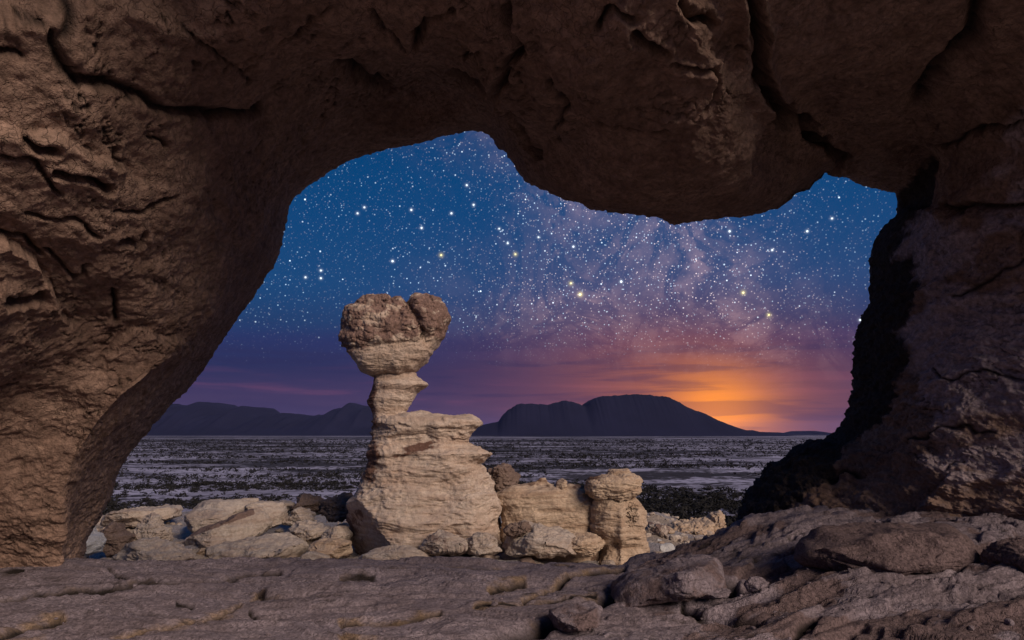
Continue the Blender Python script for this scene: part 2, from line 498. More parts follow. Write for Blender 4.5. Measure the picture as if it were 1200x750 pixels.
# ------------------------------------------------------------------ rock arch
def build_arch():
    NS, NTT = int(1280 * QL), int(330 * QL) + 70
    rim = [  # s, u, v, Y
        (-.6, 60, 760, 8.2), (0, 74, 680, 8.3), (.5, 80, 640, 8.3), (1, 92, 610, 8.4), (1.4, 112, 575, 8.4), (1.8, 140, 532, 8.5), (2.1, 165, 500, 8.5), (2.5, 203, 456, 8.5),
        (2.8, 226, 428, 8.5), (3.0, 246, 410, 8.5), (3.4, 275, 370, 8.4), (3.7, 302, 330, 8.3), (4.0, 322, 296, 8.2), (4.2, 330, 262, 8.2), (4.35, 335, 238, 8.1), (4.5, 345, 216, 8.0),
        (4.75, 372, 193, 8.0), (5.0, 405, 176, 8.0), (5.3, 445, 168, 8.0), (5.6, 488, 160, 7.9), (5.9, 530, 149, 7.9), (6.1, 560, 146, 7.8), (6.25, 580, 152, 7.6), (6.4, 603, 178, 7.2),
        (6.55, 622, 205, 6.9), (6.75, 655, 225, 6.6), (7.0, 690, 240, 6.4), (7.3, 725, 247, 6.3), (7.7, 775, 248, 6.3), (8.1, 825, 248, 6.4), (8.4, 870, 241, 6.5), (8.65, 915, 226, 6.8),
        (8.85, 948, 203, 7.2), (9.0, 978, 180, 7.6), (9.15, 993, 186, 7.7), (9.4, 1022, 198, 7.7), (9.7, 1050, 207, 7.8), (9.95, 1067, 217, 7.9), (10.1, 1069, 236, 8.2), (10.3, 1049, 256, 8.4),
        (10.6, 1034, 285, 8.5), (11.0, 1031, 330, 8.6), (11.4, 1020, 372, 8.6), (11.8, 1012, 412, 8.7), (12.2, 1005, 452, 8.8), (12.6, 990, 495, 8.9), (12.9, 976, 511, 9.0), (13.2, 948, 516, 9.0),
        (13.5, 918, 536, 9.0), (13.8, 893, 560, 9.0), (14.1, 874, 596, 9.0), (14.4, 864, 625, 9.0), (15, 846, 690, 8.8), (15.6, 840, 760, 8.6)]
    rim = np.array(rim)
    crease = [  # just inside the rim, start of the turned-away face
        (-.6, 66, 760, 7.7), (0, 72, 690, 7.6), (.8, 75, 622, 7.3), (1.2, 77, 578, 7.1), (1.8, 104, 517, 6.8), (2.3, 146, 464, 6.6), (2.8, 196, 425, 6.8), (3.4, 245, 365, 7.0),
        (4.2, 295, 262, 7.2), (5.0, 378, 150, 7.2), (6.1, 556, 118, 7.1), (6.5, 640, 170, 6.2), (7.0, 695, 200, 5.8), (7.8, 780, 212, 5.7), (8.5, 880, 200, 5.9), (9.0, 950, 152, 6.8),
        (9.5, 1030, 165, 6.9), (9.95, 1090, 185, 7.4), (10.4, 1100, 262, 7.4), (11.0, 1085, 335, 7.5), (12.0, 1062, 440, 7.6), (12.7, 1045, 505, 7.8), (13.2, 1008, 540, 8.0),
        (13.8, 975, 585, 8.0), (14.4, 950, 640, 8.0), (15.6, 950, 760, 7.8)]
    mid = [
        (-.6, -40, 790, 7.6), (0, -38, 715, 7.5), (.8, -30, 640, 7.2), (1.8, 0, 510, 6.5), (3.0, 100, 370, 5.9), (4.2, 200, 240, 5.5), (5.0, 290, 110, 5.6), (6.1, 545, 60, 5.6),
        (6.6, 640, 110, 5.0), (7.8, 770, 130, 4.7), (8.6, 870, 125, 4.9), (9.0, 915, 118, 5.5), (9.6, 1040, 100, 5.5), (10.0, 1120, 130, 6.1), (11.0, 1150, 320, 6.8), (12.0, 1135, 430, 6.9),
        (13.0, 1110, 540, 7.1), (14.0, 1070, 610, 7.3), (15.6, 1070, 770, 7.1)]
    edge = [
        (-.6, -330, 860, 6.3), (0, -330, 790, 6.2), (.8, -320, 700, 5.8), (1.8, -290, 590, 4.8), (3.0, -240, 360, 4.0), (4.2, -110, 100, 3.7), (5.0, 110, -90, 3.5), (6.1, 480, -130, 3.5), (7.0, 650, -120, 3.2),
        (8.2, 800, -120, 3.2), (9.0, 868, -60, 3.7), (9.8, 1190, -100, 3.9), (10.6, 1420, 110, 4.9), (12.0, 1460, 420, 5.5), (13.2, 1460, 580, 5.8), (14.4, 1460, 720, 5.9), (15.6, 1460, 850, 5.9)]
    s = np.linspace(-.6, 15.6, NS)
    def lvl(a):
        a = np.array(a)
        w = np.array([at(*r[1:]) for r in a])
        return spl(a[:, 0], w, s)
    K0, K1, K2, K3 = lvl(rim), lvl(crease), lvl(mid), lvl(edge)
    # out of view: wide mouth open to the back, shaped to let light in
    bk = [(-.6, -6.6, 1.8, -1.5), (.8, -6.7, 1.8, .2), (3.0, -6.2, 1.4, 3.2), (4.6, -4.0, .8, 5.1), (6.2, -1.2, .8, 6.0), (8.5, 1.5, .8, 6.0), (10.0, 5.2, 1.2, 5.4),
          (11.4, 8.2, 3.6, 3.4), (13.4, 8.8, 4.0, .9), (15.6, 8.8, 4.0, -1.5)]
    bk = np.array(bk); K4 = spl(bk[:, 0], bk[:, 1:], s)
    ctr = at(620, 430, 8.0)
    out = K0 - ctr; out[:, 1] = 0; out /= np.linalg.norm(out, axis=1)[:, None]
    low = sm(np.clip(-(out[:, 2]), 0, 1), .2, .9)[:, None]
    Y_ = np.array([0, 1, 0])
    KL = K0 + out * .35 + Y_ * .9
    KF = K0 + out * 2.8 + Y_ * 1.7
    KO = K0 + out * 4.2 + Y_ * -.6
    KB = K4 + out * 2.2 + Y_ * -1.2
    keys = np.stack([K4, K3, K2, K1, K0, KL, KF, KO, KB, K4 + out * .02], 0)
    tk = np.array([0, 1.0, 2.0, 2.7, 3.2, 3.6, 4.4, 5.4, 6.6, 7.6])
    t = np.concatenate([np.linspace(0, .8, 26)[:-1], np.linspace(.8, 3.45, NTT - 70)[:-1], np.linspace(3.45, 7.6, 46)])
    nt = len(t)
    # the sharp arris low on the left wall: pin the profile straight up to it and straight away behind it
    ea, eb = 2.52, 2.85
    Pa, Pb = spl(tk, keys, np.array([ea, eb]))
    wl = (sm(s, 3.2, 2.6))[:, None]
    Pa = Pa * (1 - wl) + (K2 + (K1 - K2) * .84) * wl
    Pb = Pb * (1 - wl) + (K1 + (K0 - K1) * .22) * wl
    keys = np.concatenate([keys[:3], Pa[None], keys[3:4], Pb[None], keys[4:]]); tk = np.array([0, 1.0, 2.0, ea, 2.7, eb, 3.2, 3.6, 4.4, 5.4, 6.6, 7.6])
    P = spl(tk, keys, t).transpose(1, 0, 2).astype(np.float64)     # (NS, nt, 3)
    N = gnorm(P)
    i, j = NS // 2, int(np.searchsorted(t, 2.0))
    if np.dot(N[i, j], ctr - P[i, j]) < 0:
        N = -N
    U, V_ = proj(P)
    ss = s[:, None] * np.ones((1, nt)); tt = t[None, :] * np.ones((NS, 1))
    rimf = np.exp(-((tt - 3.2) / .35) ** 2)                          # keep the outline
    big = fbm(P, (.55, .55, .8), 3, 3.1) * .15
    wp = P + np.stack([pn(P, .9, 5), pn(P, .9, 9), pn(P, .9, 13)], -1) * .25
    nn = fbm(wp, (1.0, 1.0, 1.9), 5, 21)
    pl = plates(nn, 5.0, .80) * .085
    nn2 = fbm(wp, (2.6, 2.6, 4.8), 4, 41)
    pl2 = plates(nn2, 4.0, .72) * .032
    rg = fbm(P, (4.2, 4.2, 6.0), 4, 61, .55, ridged=True) * .012
    fl = fbm(P + wp * .5, (5.0, 5.0, 9.0), 4, 71, .6)
    fine = fbm(P, 15.0, 3, 81, .65) * .010 + plates(fl, 3.0, .55) * .013
    msk = sm(pn(P, .55, 99), -.25, .35)
    calm = 1 - .45 * sm(ss, 5.2, 4.2)
    d = big * (1 - .85 * rimf) + (pl * (.45 + .55 * msk) + pl2 * (1 - .4 * msk)) * calm * (1 - .8 * rimf) + rg + fine - .05 * np.exp(-((tt - 3.05) / .4) ** 2) - .03 * np.exp(-((tt - 2.9) / .5) ** 2) * sm(ss, 2.2, 1.2)
    # pits and pockets
    d -= np.maximum(0, pn(P, (1.6, 1.6, 3.6), 7) - .5) * .25 * (1 - rimf)
    # traced cracks and hollows: (points, half width px, depth m)
    wob = lambda f, a: (pn(P, f, 33) * a, pn(P, f, 37) * a)
    w1, w2 = wob(2.5, 9); w3, w4 = wob(9, 4)
    Uw, Vw = U + w1 + w3, V_ + w2 + w4
    cracks = [
        ([(880, -30), (893, 40), (892, 90), (905, 120), (935, 145), (962, 166), (985, 183)], 5, .30),
        ([(58, 45), (70, 75), (95, 92), (130, 100), (165, 112), (205, 128), (240, 128), (300, 125)], 6, .09),
        ([(72, 0), (85, 22), (72, 45)], 7, .08),
        ([(20, 30), (50, 35)], 3, .07), ([(0, 62), (30, 70)], 4, .08),
        ([(250, 68), (280, 52), (310, 45), (345, 25), (385, 5)], 2.2, .10), ([(285, 75), (300, 60), (325, 50), (350, 27)], 2, .08),
        ([(478, 50), (485, 28), (510, 8), (535, 0)], 3, .12), ([(440, 8), (460, 25), (478, 45)], 2.2, .07),
        ([(405, 82), (430, 90), (458, 102)], 6, .14), ([(500, 62), (540, 55), (570, 48)], 2, .07), ([(535, 92), (560, 96), (582, 102)], 7, .10),
        ([(592, 10), (603, 40), (612, 60), (598, 65), (602, 90), (595, 105), (600, 130), (612, 150), (628, 180)], 3.2, .16),
        ([(700, 35), (720, 12), (740, 22)], 3, .09), ([(745, 38), (765, 50), (780, 62)], 4, .13), ([(790, 73), (815, 82), (838, 82), (845, 100), (842, 120), (830, 135)], 2.5, .10),
        ([(800, 0), (820, 20), (833, 34)], 4, .10),
        ([(26, 155), (40, 168), (62, 170)], 4, .14), ([(132, 178), (134, 195)], 2.5, .10), ([(62, 200), (90, 200), (110, 206), (124, 220)], 3, .12),
        ([(2, 180), (28, 180), (40, 188), (55, 208), (75, 230)], 2.5, .09), ([(130, 245), (160, 245), (200, 235), (170, 246)], 2, .06),
        ([(140, 283), (160, 285), (165, 275)], 3, .10), ([(30, 255), (90, 262), (115, 275)], 2.2, .07), ([(0, 345), (25, 350), (50, 347)], 4, .13), ([(5, 287), (35, 290), (55, 310)], 2.5, .08),
        ([(60, 300), (90, 335), (110, 312)], 2, .06), ([(135, 340), (136, 365), (140, 380)], 3, .08), ([(0, 460), (25, 452)], 2.2, .06), ([(170, 160), (200, 172)], 2.2, .06),
        ([(1110, 242), (1140, 238), (1175, 245), (1200, 240)], 3, .12), ([(1085, 170), (1120, 165), (1150, 155), (1200, 150)], 2.5, .08), ([(1075, 130), (1100, 100), (1140, 60), (1150, 0)], 9, .12),
        ([(1120, 350), (1160, 330), (1200, 300)], 2, .03), ([(1080, 430), (1110, 445), (1150, 430), (1200, 445)], 1.8, .025), ([(1060, 520), (1110, 500), (1170, 505)], 2, .025),
        ([(970, 560), (985, 545), (1000, 550)], 4, .08), ([(215, 30), (260, 60), (290, 90)], 2, .05), ([(640, 90), (660, 130), (650, 170)], 2, .06), ([(700, 150), (740, 160), (780, 150)], 2.5, .06),
    ]
    crack_dark = np.zeros(U.shape)  # weathering and crack shade painted dark; relief barely shows in indirect light
    front = (tt > .6) & (tt < 3.5) & (P[..., 1] > 1.5)
    for pts, w, dep in cracks:
        a_ = np.array(pts); mg = 7 * w
        ix = np.nonzero(front & (Uw > a_[:, 0].min() - mg) & (Uw < a_[:, 0].max() + mg) & (Vw > a_[:, 1].min() - mg) & (Vw < a_[:, 1].max() + mg))
        dd, _ = polydist(Uw[ix], Vw[ix], pts)
        e = -dep * np.exp(-(dd / w) ** 2)
        if dep > .09:
            e += .25 * dep * np.exp(-((dd - 2.6 * w) / (1.3 * w)) ** 2)
        d[ix] += e
        crack_dark[ix] = np.maximum(crack_dark[ix], 1.0 * np.exp(-(dd / (w * .95)) ** 2))
    # the lip where the roof turns up to the light, top left
    dd, sd = polydist(Uw, Vw, [(-150, 55), (0, 36), (60, 30), (130, 12), (180, 25), (215, 33), (260, 5), (330, -40)])
    d = d - np.where(front, .22 * sm(-sd, -6, 20) * sm(U, 420, 200), 0)
    hl = np.abs(fbm(wp, (1.5, 1.5, 2.6), 4, 501, .55))
    hm = sm(pn(P, .8, 511), .0, .35)
    line = sm(hl, .05, .0) * hm * (1 - rimf)
    hl2 = np.abs(fbm(wp, (3.4, 3.4, 6.0), 3, 521, .55))
    line2 = sm(hl2, .07, .0) * sm(pn(P, 1.3, 531), .05, .35) * (1 - rimf)
    d -= .035 * line + .016 * line2
    crack_dark = np.maximum(crack_dark, np.maximum(1.0 * line, .75 * line2))
    # ledge steps on the left wall: (line, height, reach px)
    for pts, a, rch in (([(-40, 300), (10, 292), (40, 312), (58, 338)], .10, 40), ([(130, 420), (160, 395), (200, 402)], .05, 30), ([(-20, 150), (60, 150), (130, 190)], .05, 60),
                        ([(1075, 600), (1120, 560), (1200, 545)], .06, 40), ([(1120, 250), (1200, 262)], .06, 60)):
        dd, sd = polydist(Uw, Vw, pts)
        d = d + np.where(front, a * np.sign(sd) * np.exp(-dd / rch) * sm(np.abs(sd), 0, 3), 0)
    # flaky lower right wall
    rw = sm(ss, 10.2, 11.0)
    d += rw * (plates(fbm(wp, (3.5, 3.5, 6.5), 4, 141), 3.0, .6) * .05 + plates(fbm(wp, (8.0, 8.0, 14), 3, 151), 2.5, .6) * .016)
    P = P + N * d[..., None]
    # colour masks: black desert varnish beside the right rim, pale crust on the right wall, widened to lighten its unlit face
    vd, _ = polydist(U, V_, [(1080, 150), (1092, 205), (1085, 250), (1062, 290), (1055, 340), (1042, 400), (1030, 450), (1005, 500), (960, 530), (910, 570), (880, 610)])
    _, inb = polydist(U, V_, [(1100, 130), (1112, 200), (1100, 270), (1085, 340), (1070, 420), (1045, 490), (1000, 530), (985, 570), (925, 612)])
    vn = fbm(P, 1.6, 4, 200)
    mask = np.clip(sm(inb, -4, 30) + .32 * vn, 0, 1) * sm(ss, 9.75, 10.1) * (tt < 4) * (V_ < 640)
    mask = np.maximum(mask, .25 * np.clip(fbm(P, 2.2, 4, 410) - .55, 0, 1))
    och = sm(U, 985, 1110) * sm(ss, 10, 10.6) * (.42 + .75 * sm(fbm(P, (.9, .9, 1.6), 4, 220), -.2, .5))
    bounds = [(-.6, 4.75, 'left_wall'), (4.75, 6.4, 'ceiling'), (6.4, 9.0, 'hanging_bulge'), (9.0, 9.95, 'lintel'), (9.95, 15.6, 'right_wall')]
    N2 = gnorm(P)
    if np.dot(N2[i, j], ctr - P[i, j]) < 0:
        N2 = -N2
    root = empty('rock_arch', tuple(at(200, 640, 6.0) * [1, 1, 0]), 'huge brown sandstone arch framing the starry sky with black stained right side', 'rock arch')
    arr = np.arange(NS)
    for a, b, nm in bounds:
        i0 = int(round((a + .6) / 16.2 * (NS - 1))); i1 = int(round((b + .6) / 16.2 * (NS - 1)))
        Q = P[i0:i1 + 1]
        f_ = gridf(Q.shape[0], nt)
        # face orientation to agree with the normals
        v = Q.reshape(-1, 3); nn_ = N2[i0:i1 + 1].reshape(-1, 3)
        k = len(f_) // 2
        fn = np.cross(v[f_[k, 1]] - v[f_[k, 0]], v[f_[k, 2]] - v[f_[k, 0]])
        if np.dot(fn, nn_[f_[k, 0]]) < 0:
            f_ = f_[:, ::-1]
        mesh_obj(nm, v, f_, M_ARCH, root, {'mask': mask[i0:i1 + 1], 'ochre': och[i0:i1 + 1], 'crack': crack_dark[i0:i1 + 1]}, normals=nn_)
    return root
build_arch()

# ------------------------------------------------------------------ bedrock floor under the arch
ZE_X = np.array([-9, -5, -1, .45, 1.45, 2.0, 2.55, 3.3, 4.2, 5.7, 9]); ZE_Z = np.array([.02, -.04, -.04, -.04, .04, .19, .36, .50, .56, .62, .9])
def floor_base(x, y):
    ze = spl(ZE_X, ZE_Z, np.clip(x, -9, 9).ravel()).reshape(x.shape)
    return ze * (.25 + .75 * sm(y, 2.2, 7.8)) - sm(x, .2, 2.2) * .04

def build_floor():
    nx, ny = int(900 * QL), int(285 * QL) + 75
    # rows denser in the near part, columns even in angle
    yy = np.concatenate([np.linspace(-6, 2.6, 40)[:-1], np.geomspace(2.6, 7.75, ny - 75)[:-1], np.linspace(7.75, 10.5, 37)])
    a = np.linspace(-1.02, 1.02, nx)
    X = a[:, None] * np.maximum(yy, 3.2)[None, :] * (1 + .25 * (np.abs(a[:, None]) ** 3)); X = X * (1 + .7 * sm(2.8 - yy, 0, 4))[None, :]
    Y = np.ones((nx, 1)) * yy[None, :]
    Z = floor_base(X, Y)
    P = np.stack([X, Y, Z], -1)
    U, V_ = proj(P)
    w = pn(P, 2.0, 4) * 6 + pn(P, 8.0, 8) * 2.5
    Uw, Vw = U + w, V_ + pn(P, 2.2, 14) * 3 + pn(P, 9.0, 18) * 1.2
    right = sm(X, .3, 2.2)
    h = fbm(P, .6, 3, 1) * .05 * (1 - sm(Y, 6.6, 7.7) * .7)
    wp = P + np.stack([pn(P, 1.1, 5), pn(P, 1.1, 9), 0 * X], -1) * .35
    # sheets dipping gently: long shallow scarps across the ledge
    run = (X * .16 + Y * 1.0)
    n1 = fbm(np.stack([wp[..., 0] * .45, wp[..., 1] * 1.5, wp[..., 0] * 0], -1), 1.0, 4, 55)
    h += plates(n1, 3.5, .86) * .075
    n2 = fbm(np.stack([wp[..., 0] * 1.2, wp[..., 1] * 3.0, wp[..., 0] * 0], -1), 1.0, 4, 75)
    h += plates(n2, 3.0, .8) * .03
    n3 = fbm(wp * [1, 1, 0] + np.stack([0 * X, -.22 * X, 0 * X], -1), (.55, 2.2, 1), 4, 95, .45)
    h += right * (plates(n3, 3.0, .86) * .12)
    h += fbm(P, (4.0, 6.0, 4), 4, 31, .55) * .007 * (1 + right) + fbm(P, 18.0, 3, 33) * .003
    visible = (Y > 2.6) & (Y < 8.2)
    och = np.zeros_like(X); crk = np.zeros_like(X)
    cr = [([(0, 671), (30, 668), (60, 664)], 1.6, .03, 1), ([(0, 696), (45, 689), (113, 686), (160, 680), (233, 680), (290, 668), (327, 668)], 1.6, .05, 1),
          ([(127, 664), (134, 672), (147, 677)], 1.5, .03, 0), ([(303, 682), (310, 690), (333, 693), (362, 698)], 2.2, .05, 1),
          ([(305, 684), (298, 695), (273, 712), (233, 726), (195, 735), (133, 748)], 2.2, .05, 2), ([(0, 742), (33, 733), (73, 723)], 2.2, .05, 2), ([(0, 750), (50, 748)], 2.5, .05, 2),
          ([(293, 714), (307, 721), (327, 716)], 1.8, .03, 0), ([(427, 663), (517, 663), (600, 660), (653, 662), (700, 655), (763, 648)], 1.8, .05, 1),
          ([(400, 677), (440, 672)], 2, .03, 1), ([(613, 697), (653, 680), (693, 667), (733, 660)], 1.8, .05, 2), ([(400, 722), (467, 720), (517, 712)], 1.8, .04, 2),
          ([(573, 687), (613, 681)], 2, .04, 2), ([(560, 745), (633, 729), (687, 702), (750, 681), (800, 686), (858, 678)], 4.5, .10, 1), ([(205, 707), (225, 710)], 1.5, .02, 0),
          ([(400, 735), (440, 742), (480, 750)], 2, .03, 2), ([(960, 705), (1000, 698), (1030, 690), (1040, 684)], 2.2, .06, 0), ([(800, 700), (830, 712), (880, 716), (890, 722)], 3, .05, 1),
          ([(930, 750), (945, 735), (960, 728)], 3, .05, 1), ([(560, 706), (640, 700), (700, 690)], 1.5, .02, 2), ([(1130, 700), (1160, 712), (1200, 705)], 4, .07, 0)]
    for pts, wd, dep, oc in cr:
        dd, sd = polydist(Uw, Vw, pts)
        e = np.exp(-(dd / wd) ** 2)
        h -= np.where(visible, 1.4 * dep * e, 0)
        # the sheet in front stands a little lower, its lip rounded
        h -= np.where(visible, .35 * dep * sm(sd, -1, 2.5) * np.exp(-dd / 22), 0)
        crk = np.maximum(crk, np.where(visible, np.exp(-(np.maximum(dd - .25 * wd, 0) / (wd * .75)) ** 2) * (.85 + .4 * sm(pn(P, 3.0, 77), -.4, .3)), 0))
        if oc:
            och = np.maximum(och, np.where(visible, np.exp(-(dd / (wd * (1.0 + 1.5 * oc))) ** 2) * (.40 + .2 * oc), 0))
    fl_ = np.abs(fbm(wp * [1, 1, 0] + np.stack([0 * X, -.12 * X, 0 * X], -1), (.42, 2.4, 1), 4, 601, .5))
    fm_ = sm(pn(P * [1, 1, 0], .7, 611), -.15, .2)
    ln = sm(fl_, .045, .0) * fm_ * visible
    h -= .022 * ln
    crk = np.maximum(crk, .8 * ln)
    och = np.maximum(och, .62 * sm(fl_, .16, .02) * fm_ * visible * sm(pn(P * [1, 1, 0], 1.1, 621), -.2, .3))
    # far edge breaks away to the bench outside
    lipn = 7.75 + .10 * pn(P * [1, 0, 0], 1.5, 3) + .05 * pn(P * [1, 0, 0], 6, 3)
    over = np.maximum(0, Y - lipn)
    Z2 = Z + h - over * .25 - np.maximum(0, over - .3) * 1.3
    P = np.stack([X, Y, Z2], -1)
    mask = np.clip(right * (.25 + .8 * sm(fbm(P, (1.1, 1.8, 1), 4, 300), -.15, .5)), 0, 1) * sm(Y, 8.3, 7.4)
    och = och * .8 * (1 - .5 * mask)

    f_ = gridf(nx, len(yy))
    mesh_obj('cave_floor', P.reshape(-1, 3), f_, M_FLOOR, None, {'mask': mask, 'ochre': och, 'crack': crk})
    o = bpy.data.objects['cave_floor']; tag(o, 'grey purple bedrock ledge with ochre cracks under the arch', kind='structure')
    return P, U, V_
FP, FU, FV = build_floor()
def floor_z(x, y):
    k = np.argmin((FP[..., 0] - x) ** 2 + (FP[..., 1] - y) ** 2)
    return float(FP.reshape(-1, 3)[k, 2])

# ------------------------------------------------------------------ terrain: hill, bench and plain in one sheet
PLAIN_Z = -28.0
def hill(x, y):
    z = np.full(x.shape, PLAIN_Z)
    P = np.stack([x, y, 0 * x], -1)
    n = fbm(P, .05, 3, 11) * 5
    # bench that carries the rock pillars
    dx = np.maximum(np.abs(x + 6) - 17, 0); dy = np.maximum(np.maximum(y - 34, -60 - y), 0)
    r = np.hypot(dx, dy) + n * .35
    bench = -2.85 + fbm(P, .22, 4, 5) * .28
    rightcut = np.maximum(0, (x - 7.5) - np.maximum(0, 16 - y) * 2.0)
    bench = bench - sm(rightcut, 0, 5) * 2.5
    bench = np.where(y < 12, np.maximum(bench, -2.85 + sm(y, 12, 6) * 1.6), bench)
    m = sm(r, 0, 55)
    return bench * (1 - m) + z * m

def build_terrain():
    def axis(a, b, n, near):   # dense near zero
        t = np.linspace(math.asinh(a / near), math.asinh(b / near), n)
        return np.sinh(t) * near
    xs = axis(-40000, 40000, 520, 14); ys = axis(-20000, 60000, 520, 16)
    ys = ys + 18
    X, Y = np.meshgrid(xs, ys, indexing='ij')
    Z = hill(X, Y)
    P = np.stack([X, Y, 0 * X], -1)
    near = np.exp(-np.hypot(X, Y) / 160)
    Z = Z + near * fbm(P, (.5, .9, 1), 4, 9, .55) * .35 + (1 - near) * fbm(P, .004, 3, 77) * 1.5 * sm(np.hypot(X, Y), 150, 700) * (np.hypot(X, Y) < 5000)
    P = np.stack([X, Y, Z], -1)
    f_ = gridf(len(xs), len(ys))
    c = P.reshape(-1, 3)[f_].mean(1)
    isb = (np.abs(c[:, 0]) < 90) & (c[:, 1] < 95) & (c[:, 1] > -120)
    hillm = bpy.data.materials
    o = mesh_obj('desert_ground', P.reshape(-1, 3), f_, M_PLAIN, None, {'mask': sm(fbm(P, .35, 3, 61), -.1, .5)})
    o.data.materials.append(M_GRAVEL)
    o.data.polygons.foreach_set('material_index', isb.astype(np.int32))
    tag(o, 'dusky desert plain with pale sand and dark scrub, rising to a gravel bench', kind='structure')
build_terrain()

def ground_z(x, y):
    return float(hill(np.array([float(x)]), np.array([float(y)]))[0])

# ------------------------------------------------------------------ far mountains
def mountain(name, prof, Y, depth, label, seed, rough=.06):
    prof = np.array(prof, float)
    tops = np.array([at(u, v, Y) for u, v in prof])
    n, k = 420, 60
    x = np.linspace(tops[0, 0], tops[-1, 0], n)
    hgt = np.interp(x, tops[:, 0], tops[:, 2]) - PLAIN_Z
    w = np.linspace(-1, 1, k)
    X = x[:, None] + 0 * w[None, :]
    Yg = Y + w[None, :] * depth * np.ones((n, 1))
    P = np.stack([X, Yg, 0 * X], -1)
    body = np.where(np.abs(w) < .28, 1.0, 1 - sm(np.abs(w), .28, 1.0) ** .75)
    g = fbm(P, (1 / 420., 1 / 1500., 1), 5, seed, .55, ridged=True)
    ero = (1 - body[None, :]) * body[None, :] * 4
    Z = hgt[:, None] * (body[None, :] + ero * g * rough * .9) + hgt[:, None] * g * rough * .3 * body[None, :]
    Z += fbm(P, 1 / 160., 3, seed + 3) * rough * 60 * body[None, :]
    jag = fbm(np.stack([X, 0 * X, 0 * X], -1), 1 / 330., 6, seed + 9, .74)
    Z += jag * rough * 1250 * body[None, :] * sm(hgt[:, None], 60, 260)
    Z = PLAIN_Z - 12 + np.maximum(Z, 0) * 1.0 + 12 * sm(hgt[:, None] * body[None, :], 0, 80)
    P = np.stack([X, Yg, Z], -1)
    o = mesh_obj(name, P.reshape(-1, 3), gridf(n, k), M_MOUNT)
    tag(o, label, kind='structure')
    return o
mountain('mountain', [(540, 509), (565, 499), (585, 494), (590, 486), (597, 480), (606, 476), (620, 474), (640, 476), (652, 472), (660, 471), (670, 473), (681, 478), (688, 471), (698, 467),
                      (715, 465.5), (740, 464.5), (762, 465.5), (775, 468), (788, 474), (803, 481), (820, 489), (838, 497), (858, 504), (885, 507), (905, 509)], 9000, 1500,
         'flat topped dark mesa in front of the orange glow', 5, .014)
mountain('mountain_range', [(u_, v_ + 7.0) for u_, v_ in [(-250, 500), (-60, 480), (60, 473), (120, 478), (160, 472), (187, 470), (205, 474), (225, 473), (244, 476), (258, 473), (270, 477), (282, 478), (295, 477), (310, 479), (325, 482), (339, 484),
                            (352, 482), (377, 484), (392, 482), (400, 478), (410, 474), (424, 471), (432, 472), (445, 477), (462, 484), (477, 487), (488, 484), (497, 485), (506, 488), (516, 486), (530, 489), (545, 490), (560, 494), (590, 500), (620, 504)]],
         12000, 2600, 'low jagged dark range along the left horizon', 15, .08)
mountain('hill', [(830, 509), (860, 507), (866, 504.5), (870, 504), (876, 506), (900, 506.5), (920, 508.5), (932, 507.5), (941, 505), (950, 506), (965, 509), (990, 510), (1050, 505), (1150, 500), (1300, 503), (1420, 509)], 14000, 1800,
         'low dark hills along the right horizon beside the glow', 25, .03)

# ------------------------------------------------------------------ pillar builders
def finish_rock(P, wu, amp, seed, strata=1.0, knob=0.0, keep=.5, scale=1.0, sil=None):
    N = gnorm(P, wu, False)
    c = P.mean((0, 1))
    if ((P - c) * N).sum(-1).mean() < 0:
        N = -N
    wz = P + np.stack([0 * P[..., 0], 0 * P[..., 0], pn(P, .5 * scale, seed) * .35 / scale], -1)
    lay = fbm(wz, np.array([.4, .4, 1.7]) * scale, 4, seed + 2, .5)
    layp = plates(lay, 2.2, .7)
    brk = sm(pn(P, .8 * scale, seed + 31), -.3, .35)
    d = strata * amp * (.8 * layp + .5 * lay) * (.35 + .75 * brk)
    d += amp * 1.15 * fbm(P, .8 * scale, 5, seed + 5, .52)
    ch = fbm(P, np.array([.55, .55, 1.9]) * scale, 4, seed + 57, .5)
    d += amp * .9 * plates(ch, 1.8, .75)
    d -= amp * 1.6 * np.maximum(0, pn(P, np.array([1.0, 1.0, 2.6]) * scale, seed + 77) - .35)
    d += amp * .16 * fbm(P, 4.5 * scale, 4, seed + 7, .6, ridged=True)
    if knob:
        a, e = worley(P + np.stack([pn(P, 1.3, 3), pn(P, 1.3, 6), pn(P, 1.3, 9)], -1) * .2, 1.8 * scale, seed)
        b, e2 = worley(P, 4.2 * scale, seed + 9)
        d += knob * (sm(e, 0, .3) * .7 - a * .6) + knob * .3 * (sm(e2, 0, .3) - b * .5)
    return P + N * d[..., None], N

